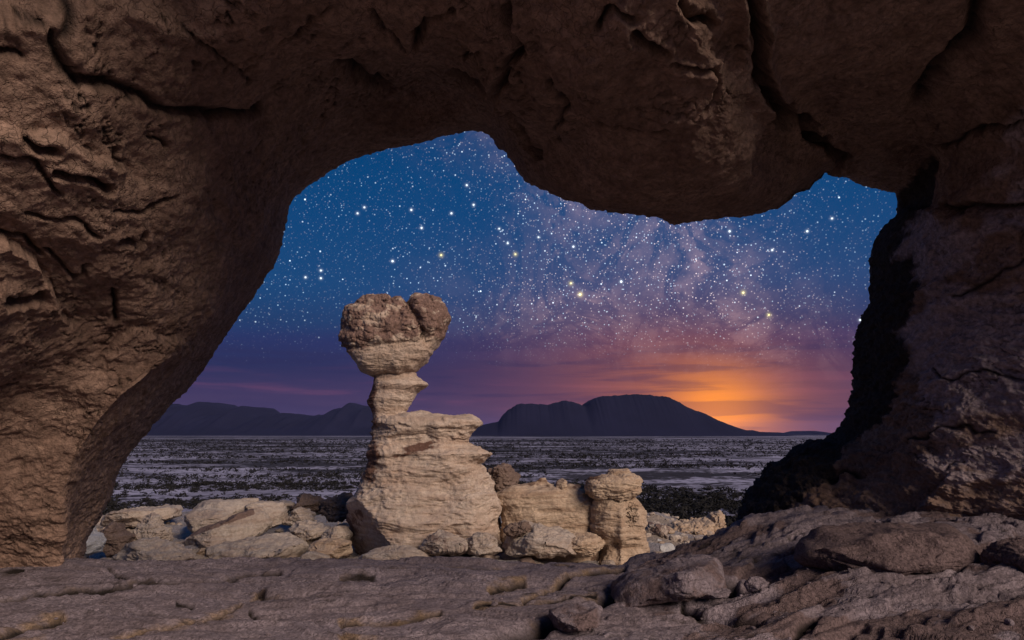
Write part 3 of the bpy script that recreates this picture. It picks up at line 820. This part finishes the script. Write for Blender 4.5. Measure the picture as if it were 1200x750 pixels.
def stacked(rows, Y, bfun, nz=200, nth=240, amp=.08, seed=1, p=.8, **kw):
    """rows: (v, uL, uR) from the top down, all on the plane y=Y"""
    rows = np.array(rows, float)
    zs = np.array([at(600, v, Y)[2] for v in rows[:, 0]])
    xl = np.array([at(l, v, Y)[0] for v, l, r in rows]); xr = np.array([at(r, v, Y)[0] for v, l, r in rows])
    k = -zs
    q = np.linspace(k[0], k[-1], nz)
    L = np.interp(q, k, xl); Rr = np.interp(q, k, xr)
    ker = np.array([.25, .5, .25])
    for _ in range(2):
        L[1:-1] = np.convolve(L, ker, 'valid'); Rr[1:-1] = np.convolve(Rr, ker, 'valid')
    cx, a = (L + Rr) / 2, np.maximum((Rr - L) / 2, .01)
    th = np.linspace(0, 2 * math.pi, nth, endpoint=False)
    b = np.array([bfun(A, -Q) for A, Q in zip(a, q)])
    c, s_ = np.cos(th), np.sin(th)
    cc = np.sign(c) * np.abs(c) ** p; sn = np.sign(s_) * np.abs(s_) ** p
    P = np.stack([cx[None, :] + a[None, :] * cc[:, None], Y + b[None, :] * sn[:, None], -q[None, :] + 0 * th[:, None]], -1)
    # close the top
    P2, N = finish_rock(P, True, amp, seed, **kw)
    f0 = np.minimum(1, a / .25)[None, :, None]
    P2 = P + (P2 - P) * f0
    top = P2[:, :1, :].mean(0, keepdims=True) + np.zeros((nth, 1, 3)); top = top + (P2[:, :1, :] - top) * .02
    return np.concatenate([top, P2], 1)

def blob(outline, Y, depth, nth=200, nph=110, amp=.07, seed=1, p=.75, roundness=40, cuts=8, **kw):
    """closed rock whose outline seen from the arch is `outline` (px), star shaped about its centre, with real depth"""
    o = np.array(outline, float)
    W_ = np.array([at(u, v, Y) for u, v in o])
    c = np.array([(W_[:, 0].min() + W_[:, 0].max()) / 2, Y, (W_[:, 2].min() + W_[:, 2].max()) / 2])
    th = np.linspace(0, 2 * math.pi, nth, endpoint=False)
    ang = np.arctan2(W_[:, 2] - c[2], W_[:, 0] - c[0])
    rad = np.zeros(nth)
    dirs = np.stack([np.cos(th), np.sin(th)], -1)
    A = W_[:, [0, 2]] - c[[0, 2]]; B = np.roll(A, -1, 0)
    for p0, p1 in zip(A, B):
        e = p1 - p0
        den = dirs[:, 0] * e[1] - dirs[:, 1] * e[0]
        den = np.where(np.abs(den) < 1e-9, 1e-9, den)
        t = (p0[0] * e[1] - p0[1] * e[0]) / den
        u = (p0[0] * dirs[:, 1] - p0[1] * dirs[:, 0]) / den
        ok = (t > 0) & (u >= -1e-6) & (u <= 1 + 1e-6)
        rad = np.where(ok, np.maximum(rad, t), rad)
    rad = np.where(rad <= 0, rad[rad > 0].mean(), rad)
    k = np.hanning(max(3, nth // roundness)); k /= k.sum(); m = len(k) // 2
    rr = np.convolve(np.concatenate([rad[-m:], rad, rad[:m]]), k, 'same')[m:-m] if m else rad
    rad = .5 * rad + .5 * rr
    ph = np.linspace(0.001, math.pi - .001, nph)
    # spread rows so the rim of the outline is well sampled
    sr = np.sin(ph) ** p; cy = np.sign(np.cos(ph)) * np.abs(np.cos(ph)) ** p
    P = np.stack([c[0] + rad[:, None] * dirs[:, :1] * sr[None, :], Y - depth * cy[None, :] + 0 * th[:, None], c[2] + rad[:, None] * dirs[:, 1:] * sr[None, :]], -1)
    # flat broken faces, mostly towards the front and top
    if cuts:
        r_ = np.random.RandomState(seed * 7 + 1)
        ext = np.array([np.ptp(P[..., 0]) / 2, depth, np.ptp(P[..., 2]) / 2])
        for k in range(cuts):
            n = r_.normal(size=3) * [1, .8, .9]; n[1] = -abs(n[1]) - .25
            if k % 3 == 0: n[2] = abs(n[2]) + .3
            n /= np.linalg.norm(n)
            off = r_.uniform(.62, .86) * np.linalg.norm(n * ext)
            e = (P - c) @ n - off
            P = P - (np.maximum(e, 0) * .94)[..., None] * n
    P2, N = finish_rock(P, True, amp, seed, **kw)
    return P2

def rock(name, P, mat, parent=None, mask=None, label=None, cat=None, group=None):
    f_ = gridf(P.shape[0], P.shape[1], True, False)
    v = P.reshape(-1, 3)
    c = v.mean(0)
    fn = np.cross(v[f_[:, 1]] - v[f_[:, 0]], v[f_[:, 2]] - v[f_[:, 0]])
    if (fn * (v[f_[:, 0]] - c)).sum() < 0:
        f_ = f_[:, ::-1]
    o = mesh_obj(name, v, f_, mat, parent, {'mask': np.zeros(P.shape[:2]) if mask is None else mask, 'ochre': np.zeros(P.shape[:2])})
    return tag(o, label, cat, group)

# ------------------------------------------------------------------ the balanced hoodoo
def hoodoo():
    Y = 25.0
    base = at(500, 645, Y)
    root = empty('hoodoo', (base[0], Y, base[2]), 'tall pale sandstone hoodoo with a heavy brown cap balanced on a thin neck', 'rock pillar')
    # pedestal
    rows = [(483.5, 452, 470), (485, 446, 488), (486, 443, 500), (489, 441, 540), (491.5, 440, 560), (494, 438, 565), (497, 438, 564), (500, 438, 559), (506, 437, 551), (513, 436, 547), (519, 435, 548), (524, 434, 557), (527, 433, 571),
            (531, 432, 579), (535, 432, 573), (543, 430, 564), (552, 429, 569), (560, 427, 573), (571, 425, 578), (580, 418, 583), (587, 408, 588), (592, 406, 590),
            (610, 407, 586), (632, 410, 587), (647, 412, 589), (675, 405, 596)]
    P = stacked(rows, Y, lambda a, z: min(a * .62, 1.55) + .12 * max(0, -z - .5), 300, 420, .11, 3, p=.72, scale=1.1)
    # joint face low on the left, broken off and turned away from the light
    A_, B_, C_ = at(406, 586, Y - .45), at(460, 655, Y - 1.5), at(413, 640, Y + .5)
    n = np.cross(B_ - A_, C_ - A_); n /= np.linalg.norm(n)
    if n[0] > 0: n = -n
    e = (P - A_) @ n + .05 * fbm(P, 1.5, 3, 55)
    P = P - np.maximum(e, 0)[..., None] * n
    U, V_ = proj(P)
    nz_ = fbm(P, 1.2, 4, 71)
    mask = (.62 * np.exp(-((U - 490) / 34) ** 2 - ((V_ - 521 + .10 * (U - 490)) / 11) ** 2) + .40 * np.exp(-((U - 462) / 22) ** 2 - ((V_ - 533) / 6) ** 2)) * (1 + .9 * fbm(P, (1.5, 1.5, 4.5), 4, 91)) + .6 * sm(U, 452, 436) * sm(V_, 575, 560)  # brown stain, plus shade painted down the upper left edge
    mask += .55 * sm(U, 436, 420) * sm(V_, 590, 600)  # shade of the joint face painted into the colour
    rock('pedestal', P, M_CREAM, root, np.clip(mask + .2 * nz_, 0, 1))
    # neck
    rows = [(434, 445, 480), (436, 440, 486), (440, 439, 487), (444, 438, 491), (448, 438, 498), (451, 438, 502), (453, 437, 500), (457, 436, 493), (461, 434, 489), (466, 431, 486), (470, 430, 484), (474, 432, 481), (478, 436, 479),
            (484, 438, 477), (492, 438, 480), (500, 438, 482)]
    P = stacked(rows, Y + .1, lambda a, z: a * .85, 130, 240, .045, 9, p=.85, scale=1.6)
    U, V_ = proj(P)
    rock('neck', P, M_CREAM, root, np.clip(.7 * sm(U, 447, 434) + .45 * np.exp(-((U - 450) / 9) ** 2 - ((V_ - 455) / 9) ** 2), 0, 1))  # left side darkened in the colour to stand for its shade
    # cap
    out = [(439, 440), (430, 437), (424, 434), (420, 426), (414, 417), (406, 408), (404.5, 398), (406, 382), (405.5, 370), (410, 362), (418, 359), (425, 352), (434, 348.5), (446, 348), (456, 348), (460, 353),
           (470, 352.5), (480, 353), (490, 350), (503, 350.5), (512, 353), (518, 360), (523, 371), (522, 383), (517, 394), (510, 405), (503, 416), (497, 424), (486, 434), (470, 439)]
    out = [(463 + (a_ - 463) * 1.02, 395 + (b_ - 395) * 1.02) for a_, b_ in out]
    P = blob(out, Y, 1.15, 360, 200, .05, 31, p=.62, knob=.0, strata=.5, scale=1.3, roundness=60, cuts=0)
    N = gnorm(P, True); c = P.mean((0, 1))
    if ((P - c) * N).sum(-1).mean() < 0: N = -N
    U, V_ = proj(P)
    bnd = 402 + 4 * np.sin(U / 9.0) + 4 * pn(P, 1.2, 4) - .14 * (U - 450)
    top = sm(bnd - V_, -5, 5)
    a, e = worley(P + np.stack([pn(P, 2., 3), pn(P, 2., 6), pn(P, 2., 9)], -1) * .15, 2.0, 2)
    b, e2 = worley(P, 5.0, 12)
    d = top * (.035 * (sm(e, 0, .25) - .8 * a) + .012 * (sm(e2, 0, .3) - b) + .03 + .10 * plates(fbm(P, 1.3, 4, 15), 2.5, .6) + .05 * fbm(P, 2.5, 3, 25) + .02 * fbm(P, 9, 3, 5))
    g1, _ = polydist(U + pn(P, 3, 3) * 3, V_, [(474, 345), (481, 362), (490, 376), (497, 390), (499, 398)])
    d -= .26 * np.exp(-(g1 / 4.5) ** 2)
    g2, _ = polydist(U, V_ + pn(P, 3, 3) * 2, [(405, 408), (440, 405), (470, 402), (500, 398)])
    d -= .07 * np.exp(-(g2 / 2.2) ** 2)
    d += .05 * np.exp(-((V_ - 412) / 4.5) ** 2) * (fbm(P, (.6, .6, 6), 3, 8))
    P = P + N * d[..., None]
    rock('cap_rock', P, M_CAP, root, np.clip(sm(bnd + 5 * pn(P, 2.2, 40) - V_, -11, 7) * (.72 + .55 * fbm(P, (1.4, 1.4, 3), 4, 44)) - .30 * np.exp(-((U - 440) / 18) ** 2 - ((V_ - 372) / 12) ** 2) + .15 * fbm(P, 2.5, 3, 6), 0, 1))
hoodoo()

# ------------------------------------------------------------------ rock wall and small pillar right of the hoodoo
def side_pillar():
    Y = 24.6
    b = at(722, 638, Y)
    root = empty('rock_pillar', tuple(b), 'short golden rock pillar with a layered brown cap at the right end', 'rock pillar')
    rows = [(580, 697, 742), (583, 696, 747), (590, 695, 751), (600, 693, 755), (606, 693, 757), (615, 692, 757), (625, 694, 757), (635, 702, 757), (645, 706, 758), (662, 700, 760)]
    P = stacked(rows, Y, lambda a, z: a * .8, 140, 220, .06, 43, p=.8, scale=1.8)
    U, V_ = proj(P)
    # smooth hollow on the sunny side
    N = gnorm(P, True); c = P.mean((0, 1))
    if ((P - c) * N).sum(-1).mean() < 0: N = -N
    P = P - N * (.20 * np.exp(-((U - 741) / 7) ** 2 - ((V_ - 604) / 13) ** 2) + .15 * np.exp(-((U - 722) / 7) ** 2 - ((V_ - 640) / 5) ** 2) - .10 * np.exp(-((U - 728) / 3.5) ** 2) * sm(V_, 590, 600))[..., None]
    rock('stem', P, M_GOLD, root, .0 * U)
    rows = [(549.5, 718, 730), (551, 714, 737), (555, 711, 738), (557, 700, 744), (560, 690, 748), (564, 686, 751), (569, 684, 751.5), (574, 684, 751), (578, 686, 748), (582, 690, 745), (584, 697, 742)]
    P = stacked(rows, Y - .1, lambda a, z: a * .85, 110, 240, .06, 53, p=.8, scale=2.2, knob=.015)
    U, V_ = proj(P)
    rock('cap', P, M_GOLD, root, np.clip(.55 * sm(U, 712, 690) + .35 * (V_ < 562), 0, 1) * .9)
side_pillar()

def low_wall():
    Y = 25.2
    rows = [(560, 633, 639), (563, 630, 642), (567, 618, 645), (569, 605, 680), (572, 592, 690), (575, 586, 694), (579, 580, 697), (585, 578, 700), (591, 580, 702), (597, 586, 702), (606, 588, 702), (617, 588, 703), (635, 586, 705), (660, 580, 710)]
    P = stacked(rows, Y, lambda a, z: min(a * .4, .8), 140, 340, .06, 63, p=.6, scale=1.7)
    U, V_ = proj(P)
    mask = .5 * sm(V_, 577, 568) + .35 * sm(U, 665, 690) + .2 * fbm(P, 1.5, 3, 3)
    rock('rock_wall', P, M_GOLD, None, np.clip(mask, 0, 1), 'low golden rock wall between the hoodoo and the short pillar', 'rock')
low_wall()

EX = dict
rocks = [
    # name, outline, Y, depth, mat, label, extra, mask
    ('boulder', [(572, 551), (580, 548), (588, 544), (596, 543), (603, 551), (608, 559), (604, 566), (600, 572), (590, 577), (578, 574), (570, 566)], 26.4, .8, M_DARK,
     'dark tilted boulder wedged behind the hoodoo and the low wall', EX(amp=.06, seed=11, knob=.05, scale=2.0), 0),
    ('boulder', [(650, 571), (653, 565), (658, 560), (662, 564), (664, 572), (672, 578), (660, 582), (648, 579)], 24.9, .4, M_GOLD, 'small knob of rock on top of the low golden wall', EX(amp=.05, seed=12, nth=120, nph=60, scale=2), 0),
    ('rock_slab', [(584, 636), (592, 626), (603, 619), (614, 614), (640, 618), (668, 623), (688, 628), (690, 638), (684, 646), (640, 650), (600, 650), (586, 646)], 23.4, .9, M_PALE,
     'flat layered slab lying at the foot of the low wall', EX(amp=.07, seed=13, p=.6, scale=2.0), .1),
    ('boulder', [(592, 622), (598, 615), (608, 611), (620, 612), (626, 619), (620, 627), (600, 629)], 23.2, .4, M_DARK, 'dark rough boulder on the flat slab below the wall', EX(amp=.05, seed=14, knob=.06, scale=2.5), 0),
    ('boulder', [(495, 640), (503, 628), (517, 621), (533, 626), (545, 634), (548, 648), (520, 652), (496, 650)], 22.6, .7, M_PALE, 'rough pale boulder at the front foot of the hoodoo', EX(amp=.07, seed=15, scale=2.0), .35),
    ('boulder', [(545, 636), (556, 627), (570, 628), (584, 634), (588, 646), (570, 654), (548, 650)], 22.8, .6, M_PALE, 'low pale boulder between the hoodoo foot and the slab', EX(amp=.07, seed=16, scale=2.2), .2),
    ('boulder', [(76, 640), (80, 628), (86, 616), (93, 606), (98, 613), (103, 624), (113, 628), (118, 637), (112, 648), (96, 652), (80, 650)], 21.5, .6, M_WHITE,
     'whitish boulder tucked against the foot of the left arch wall', EX(amp=.05, seed=17, scale=2.0), 0),
    ('boulder', [(112, 642), (113, 628), (122, 618), (134, 614), (140, 624), (152, 630), (150, 645), (130, 652)], 23.5, .7, M_DARK, 'brown boulder beside the whitish boulder at left', EX(amp=.07, seed=18, scale=2.0), 0),
    ('boulder', [(158, 640), (163, 626), (160, 612), (166, 604), (176, 602), (184, 606), (186, 618), (196, 620), (198, 632), (192, 646), (170, 648)], 24.5, .6, M_PALE,
     'upright pale knob of rock left of the long block', EX(amp=.06, seed=19, scale=2.2, knob=.05), .1),
    ('rock_slab', [(134, 656), (142, 642), (156, 634), (178, 632), (200, 636), (214, 644), (222, 652), (224, 664), (180, 668), (140, 664)], 22.2, 1.0, M_PALE, 'cream cracked slab in front of the upright knob', EX(amp=.08, seed=20, scale=1.8), 0),
    ('rock_block', [(206, 620), (208, 600), (207, 589), (222, 588), (258, 587), (296, 586), (297, 600), (300, 618), (260, 624), (220, 626)], 27.5, 1.3, M_PALE,
     'long flat topped pale block behind the domed rock', EX(amp=.06, seed=21, p=.55, roundness=60, scale=1.4), 0),
    ('rock_block', [(292, 612), (294, 592), (302, 589), (328, 590), (331, 600), (328, 615), (310, 622)], 27.0, 1.0, M_PALE, 'short block at the right end of the long flat block', EX(amp=.06, seed=22, p=.55, roundness=60, scale=1.4), .1),
    ('boulder', [(208, 652), (212, 638), (226, 628), (240, 621), (262, 611), (284, 601), (296, 598), (306, 606), (310, 618), (300, 632), (280, 644), (256, 654), (226, 658)], 25.0, 1.5, M_PALE,
     'large domed pale rock with a dark streak before the long block', EX(amp=.09, seed=23, scale=1.3), 'streak'),
    ('boulder', [(332, 612), (336, 602), (346, 596), (360, 596), (368, 602), (366, 612), (350, 618)], 27.5, .7, M_PALE, 'rounded tan boulder below the dark rock heap', EX(amp=.08, seed=24, scale=2.0), .2),
    ('boulder', [(336, 626), (340, 612), (356, 608), (372, 612), (384, 622), (386, 634), (370, 642), (350, 636)], 25.5, .8, M_PALE, 'wedge shaped boulder left of the yellow block', EX(amp=.09, seed=25, scale=1.8), .1),
    ('rock_block', [(362, 648), (364, 638), (376, 633), (396, 632), (410, 636), (412, 650), (390, 654), (366, 654)], 23.6, .7, M_GOLD, 'yellowish squared block left of the hoodoo foot', EX(amp=.05, seed=26, p=.6, scale=2.0), .05),
    ('boulder', [(376, 634), (380, 622), (394, 616), (408, 618), (412, 630), (400, 638)], 24.6, .6, M_PALE, 'pale boulder just above the yellowish block', EX(amp=.06, seed=27, scale=2.0), .1),
    ('boulder', [(342, 596), (346, 586), (356, 580), (368, 582), (380, 588), (384, 598), (366, 602)], 29.5, .9, M_DARK, 'dark jagged boulder at the left end of the rear heap', EX(amp=.10, seed=28, scale=1.8, knob=.05), .0),
    ('boulder', [(376, 602), (380, 588), (392, 582), (406, 580), (420, 584), (424, 600), (400, 610)], 29.0, .9, M_DARK, 'dark jagged boulder behind the left edge of the hoodoo', EX(amp=.10, seed=29, scale=1.8, knob=.05), .0),
    ('rock_outcrop', [(784, 628), (786, 618), (792, 613), (802, 613), (812, 612), (822, 611), (832, 610), (836, 618), (834, 628), (812, 634)], 31.0, 1.2, M_GOLD, 'sunlit crumbly outcrop right of the short pillar', EX(amp=.10, seed=30, scale=1.6, knob=.06, p=.6), .0),
    ('rock_outcrop', [(828, 622), (829, 608), (836, 603), (846, 602), (850, 608), (849, 620), (838, 626)], 31.5, .8, M_GOLD, 'small sunlit outcrop farthest right near the black arch foot', EX(amp=.07, seed=32, scale=1.8, knob=.08, p=.6), .0),
    ('rock_outcrop', [(752, 640), (754, 622), (762, 614), (774, 614), (782, 620), (790, 626), (788, 640), (768, 644)], 29.0, .9, M_PALE, 'shaded reddish outcrop next to the foot of the short pillar', EX(amp=.09, seed=33, scale=1.8, knob=.05), .5),
]
rocks += [
    ('rock_outcrop', [(236, 656), (250, 640), (290, 630), (330, 626), (352, 636), (366, 650), (340, 662), (270, 664)], 24.0, 1.2, M_PALE, 'low pale half buried outcrop before the domed rock', EX(amp=.07, seed=61, scale=1.5, p=.6), 0),
    ('rock_outcrop', [(110, 606), (140, 598), (170, 596), (204, 594), (206, 606), (180, 614), (130, 616)], 31.0, 1.4, M_PALE, 'shaded tan outcrop behind the upright knob at left', EX(amp=.10, seed=62, scale=1.3, p=.6), .3),
    ('rock_outcrop', [(410, 656), (440, 646), (470, 642), (500, 646), (510, 658), (460, 664)], 22.4, .8, M_PALE, 'flat pale outcrop under the front of the hoodoo', EX(amp=.06, seed=63, scale=1.8, p=.6), .1),
    ('boulder', [(300, 596), (312, 588), (330, 586), (342, 592), (340, 602), (318, 606)], 29.5, .9, M_PALE, 'tan boulder just behind the short block', EX(amp=.08, seed=64, scale=1.8), .2),
    ('rock_outcrop', [(640, 640), (660, 628), (690, 626), (712, 632), (716, 646), (680, 652)], 23.6, .8, M_GOLD, 'warm low outcrop at the front foot of the short pillar', EX(amp=.07, seed=65, scale=1.8, p=.6), .1),
]
for nm, out, Y, dep, mat, label, ex, mk in rocks:
    P = blob(out, Y, dep, **ex)
    U, V_ = proj(P)
    if mk == 'streak':
        dd, _ = polydist(U, V_, [(225, 624), (250, 615), (275, 606), (294, 600)])
        mask = np.clip(1.1 * np.exp(-(dd / 5) ** 2), 0, 1)
    else:
        mask = np.clip(mk + .25 * fbm(P, 2, 3, 3), 0, 1) * (1 if mk else 0)
    rock(nm, P, mat, None, mask, label, 'rock')

# ------------------------------------------------------------------ loose rocks on the ledge
ledge = [
    ('rock_slab', [(715, 700), (722, 682), (744, 668), (790, 652), (836, 645), (866, 650), (872, 656), (862, 668), (852, 676), (812, 684), (770, 690), (730, 702)], 5.6, .45, M_FLOOR, 'brown overhanging slab edge in the middle of the ledge', EX(amp=.022, seed=41, scale=4, p=.6, roundness=30), .5),
    ('rock_slab', [(636, 728), (644, 714), (668, 708), (700, 704), (708, 712), (702, 724), (672, 732), (646, 736)], 4.6, .22, M_FLOOR, 'ochre edged low slab at the front of the ledge', EX(amp=.014, seed=42, scale=8, p=.6), .45),
    ('rock_block', [(940, 656), (950, 634), (985, 620), (1015, 614), (1050, 609), (1100, 612), (1150, 610), (1164, 630), (1158, 654), (1130, 664), (1090, 660), (1040, 666), (980, 664)], 5.3, .6, M_FLOOR, 'long dark brown rough ledge block below the right wall', EX(amp=.035, seed=43, scale=3.2, p=.6, roundness=40), .85),
    ('boulder', [(1175, 668), (1170, 650), (1185, 634), (1215, 628), (1245, 640), (1250, 668), (1210, 678)], 5.0, .3, M_FLOOR, 'dark boulder cut by the right edge of the picture', EX(amp=.03, seed=45, scale=5, p=.6, knob=.006), .9),
    ('rock', [(772, 690), (776, 680), (792, 676), (806, 682), (806, 694), (790, 702), (776, 700)], 5.1, .10, M_FLOOR, 'small dark stone under the overhanging slab edge', EX(amp=.012, seed=46, scale=9, nth=120, nph=60), .9),
    ('rock', [(812, 694), (820, 684), (846, 682), (858, 688), (846, 696), (824, 700)], 5.0, .12, M_FLOOR, 'flat tan stone under the overhanging slab edge', EX(amp=.010, seed=47, scale=9, nth=120, nph=60), .1),
    ('rock', [(872, 682), (880, 672), (896, 672), (904, 680), (896, 690), (878, 690)], 5.3, .10, M_FLOOR, 'small grey stone right of the overhanging slab', EX(amp=.010, seed=48, scale=9, nth=120, nph=60), .2),
]
for nm, out, Y, dep, mat, label, ex, mk in ledge:
    o_ = np.array(out); fu, fv = o_[:, 0].mean(), o_[:, 1].max() - 3
    k_ = np.argmin(np.where((FP[..., 1] > 2.8) & (FP[..., 1] < 7.5), np.hypot(FU - fu, FV - fv), 1e9))
    sc_ = FP.reshape(-1, 3)[k_, 1] / Y; Y *= sc_; dep *= sc_
    Y += dep * .5
    out = [(a_, b_ + .12 * (o_[:, 1].max() - b_) + 3) for a_, b_ in out]
    P = blob(out, Y, dep, strata=.6, **ex)
    rock(nm, P, mat, None, np.clip(mk + .3 * fbm(P, 3, 3, 3), 0, 1), label, 'rock')

def scatter_rocks(name, pts, sizes, mat, seed, label, parentless=True, flat=.6):
    rr = np.random.RandomState(seed)
    # icosphere with one subdivision
    import bmesh
    bm = bmesh.new(); bmesh.ops.create_icosphere(bm, subdivisions=2, radius=1.0)
    bv = np.array([v.co[:] for v in bm.verts]); bf = np.array([[v.index for v in f.verts] for f in bm.faces]); bm.free()
    VV, FF = [], []
    n = 0
    for (x, y, z), s_ in zip(pts, sizes):
        v = bv * rr.uniform(.6, 1.25, 3) * [1, 1, flat]
        v = v * (1 + .55 * pn(v + rr.uniform(0, 50, 3), 1.4)[:, None])
        v = np.clip(v, -rr.uniform(.5, 1, 3), rr.uniform(.5, 1, 3))
        a = rr.uniform(0, 6.28); c, s2 = math.cos(a), math.sin(a)
        v = v @ np.array([[c, -s2, 0], [s2, c, 0], [0, 0, 1]])
        VV.append(v * s_ + (x, y, z)); FF.append(bf + n); n += len(bv)
    V = np.concatenate(VV)
    o = mesh_obj(name, V, np.concatenate(FF), mat, None, {'mask': np.full(len(V), .2), 'ochre': np.zeros(len(V))}, smooth=False)
    return tag(o, label, kind='stuff')

def bench_stones():
    rr = np.random.RandomState(21)
    import bmesh
    meshes = []
    for k in range(6):
        bm = bmesh.new(); bmesh.ops.create_icosphere(bm, subdivisions=4, radius=1.0)
        v = np.array([w.co[:] for w in bm.verts]) * [1.2, 1, .7]
        for c in range(9):
            n = rr.normal(size=3); n /= np.linalg.norm(n)
            v = v - np.maximum(v @ n - rr.uniform(.45, .75), 0)[:, None] * n * .95
        v = v * (1 + .16 * fbm(v + k * 9, 1.3, 4, 3)[:, None] + .05 * plates(fbm(v, (1, 1, 4), 3, 7), 2.5, .6)[:, None])
        for w, c in zip(bm.verts, v): w.co = c
        me = bpy.data.meshes.new('stone'); bm.to_mesh(me); bm.free()
        me.polygons.foreach_set('use_smooth', np.ones(len(me.polygons), bool))
        me.materials.append((M_PALE, M_PALE, M_WHITE, M_GOLD, M_PALE, M_DARK)[k])
        meshes.append(me)
    n = 0
    while n < 64:
        y = rr.uniform(20, 34); x = rr.uniform(-.66 * y, .24 * y)
        if pn(np.array([[x, y, 0.]]), .3, 4)[0] < -.05: continue
        s_ = rr.uniform(.12, .20) + .34 * rr.uniform() ** 2.5
        o = bpy.data.objects.new('stone', meshes[n % 6]); COL.objects.link(o)
        o.location = (x, y, ground_z(x, y) + s_ * .18); o.scale = (s_,) * 3; o.rotation_euler = (rr.uniform(-.3, .3), rr.uniform(-.3, .3), rr.uniform(0, 6.28))
        tag(o, 'small angular stone lying on the gravel bench among the bigger rocks', 'rock', 'small stones on the bench around the hoodoo')
        n += 1
bench_stones()

rr = np.random.RandomState(3)
pts, sz = [], []
for k in range(5200):
    y = rr.uniform(16, 36); x = rr.uniform(-.68 * y, .32 * y)
    g = pn(np.array([[x, y, 0.]]), .35)[0]
    if rr.uniform() > .35 + g: continue
    s_ = .03 + .13 * rr.uniform() ** 3
    pts.append((x, y, ground_z(x, y) + .05)); sz.append(s_ * (1.6 if y > 27 else 1))
scatter_rocks('rubble', pts, sz, M_PALE, 5, 'loose pale rubble strewn over the gravel bench')
pts, sz = [], []
for k in range(1000):
    y = rr.uniform(3.2, 7.4); x = rr.uniform(-.8, .8) * y
    if rr.uniform() > .3 + .7 * float(sm(np.array([x]), .3, 2.5)[0]): continue
    s_ = .005 + .028 * rr.uniform() ** 4
    pts.append((x, y, floor_z(x, y) + s_ * .2)); sz.append(s_)
scatter_rocks('pebbles', pts, sz, M_FLOOR, 6, 'small stones and grit lying on the bedrock ledge')

# ------------------------------------------------------------------ shrubs on the plain
def shrub_arrays(r_, n):
    """a dome of n small leaf clumps (triangles)"""
    a = r_.uniform(0, 6.283, n); zc = r_.uniform(0, 1, n); rad = np.sqrt(1 - zc ** 2) * r_.uniform(.45, 1, n)
    c = np.stack([np.cos(a) * rad, np.sin(a) * rad, zc * .75], -1)
    t = r_.normal(size=(n, 3, 3)) * .30
    V = (c[:, None, :] + t)
    V[..., 2] = np.maximum(V[..., 2], -.1)
    return V.reshape(-1, 3)

def shrubs():
    r_ = np.random.RandomState(12)
    tm = [shrub_arrays(r_, 20) for _ in range(8)]; tf = [shrub_arrays(r_, 9) for _ in range(8)]
    near_m = []
    for k in range(4):
        V = shrub_arrays(r_, 60)
        f_ = np.arange(len(V)).reshape(-1, 3)
        me = bpy.data.meshes.new('desert_shrub'); me.from_pydata(V.tolist(), [], f_.tolist()); me.materials.append(M_SHRUB)
        near_m.append(me)
    y = 75 * (3200 / 75.) ** r_.uniform(size=110000)
    x = r_.uniform(-.70, .55, 110000) * y
    p = np.stack([x, y, 0 * x], -1)
    d = .32 + 1.2 * pn(p, (.005, .012, 1), 5) + .8 * pn(p, (.02, .045, 1), 8)
    cand = np.stack([x, y], -1)[r_.uniform(size=110000) < d][:34000]
    z = hill(cand[:, 0], cand[:, 1])
    sz = (.38 + 1.0 * r_.uniform(size=len(cand)) ** 2) * (1 + cand[:, 1] / 800)
    keep = np.abs(z - PLAIN_Z) < 26
    cand, z, sz = cand[keep], z[keep], sz[keep]
    # largest in view, right of the pillar and left of the hoodoo: individual plants
    u, v = proj(np.stack([cand[:, 0], cand[:, 1], z], -1))
    vis = (u > 100) & (u < 900) & (v < 625)
    app = np.where(vis, sz / cand[:, 1], 0)
    order = np.argsort(-app)
    first = order[:260]; rest = order[260:]
    for k, i in enumerate(first):
        o = bpy.data.objects.new('desert_shrub', near_m[k % 4])
        COL.objects.link(o)
        o.location = (cand[i, 0], cand[i, 1], z[i]); o.scale = (sz[i] * 1.25,) * 2 + (sz[i],); o.rotation_euler = (0, 0, r_.uniform(0, 6.28))
        tag(o, 'dark rounded desert shrub on the plain below the ledge', 'shrub', 'dark shrubs on the nearer plain')
    VV = []
    for i in rest:
        a = r_.uniform(0, 6.28); c, s_ = math.cos(a), math.sin(a)
        VV.append((tm if cand[i, 1] < 420 else tf)[i % 8] @ np.array([[c, -s_, 0], [s_, c, 0], [0, 0, 1]]) * sz[i] * [1.25, 1.25, 1] + (cand[i, 0], cand[i, 1], z[i]))
    V = np.concatenate(VV)
    o = mesh_obj('scrub', V, np.arange(len(V)).reshape(-1, 3), M_SHRUB, smooth=False)
    tag(o, 'dark scrub scattered in drifts over the distant plain', kind='stuff')
shrubs()

# ------------------------------------------------------------------ haze over the plain
def haze():
    x0, x1, y0, y1, z0, z1 = -45000, 45000, -25000, 65000, -60, 900
    V = np.array([(x, y, z) for x in (x0, x1) for y in (y0, y1) for z in (z0, z1)], float)
    Fq = np.array([(0, 1, 3, 2), (4, 6, 7, 5), (0, 4, 5, 1), (2, 3, 7, 6), (0, 2, 6, 4), (1, 5, 7, 3)])
    m = bpy.data.materials.new('evening_haze'); m.use_nodes = True
    t = m.node_tree; t.nodes.clear(); q = NT(t)
    v = q.n('ShaderNodeVolumePrincipled')
    v.inputs['Color'].default_value = (.34, .40, 1.0, 1)
    v.inputs['Density'].default_value = 0.75e-5
    m.cycles.homogeneous_volume = True
    o = q.n('ShaderNodeOutputMaterial'); q.put(o.inputs['Volume'], v.outputs[0])
    tag(mesh_obj('haze', V, Fq, m, smooth=False), 'thin bluish evening haze over the plain', kind='stuff')
haze()
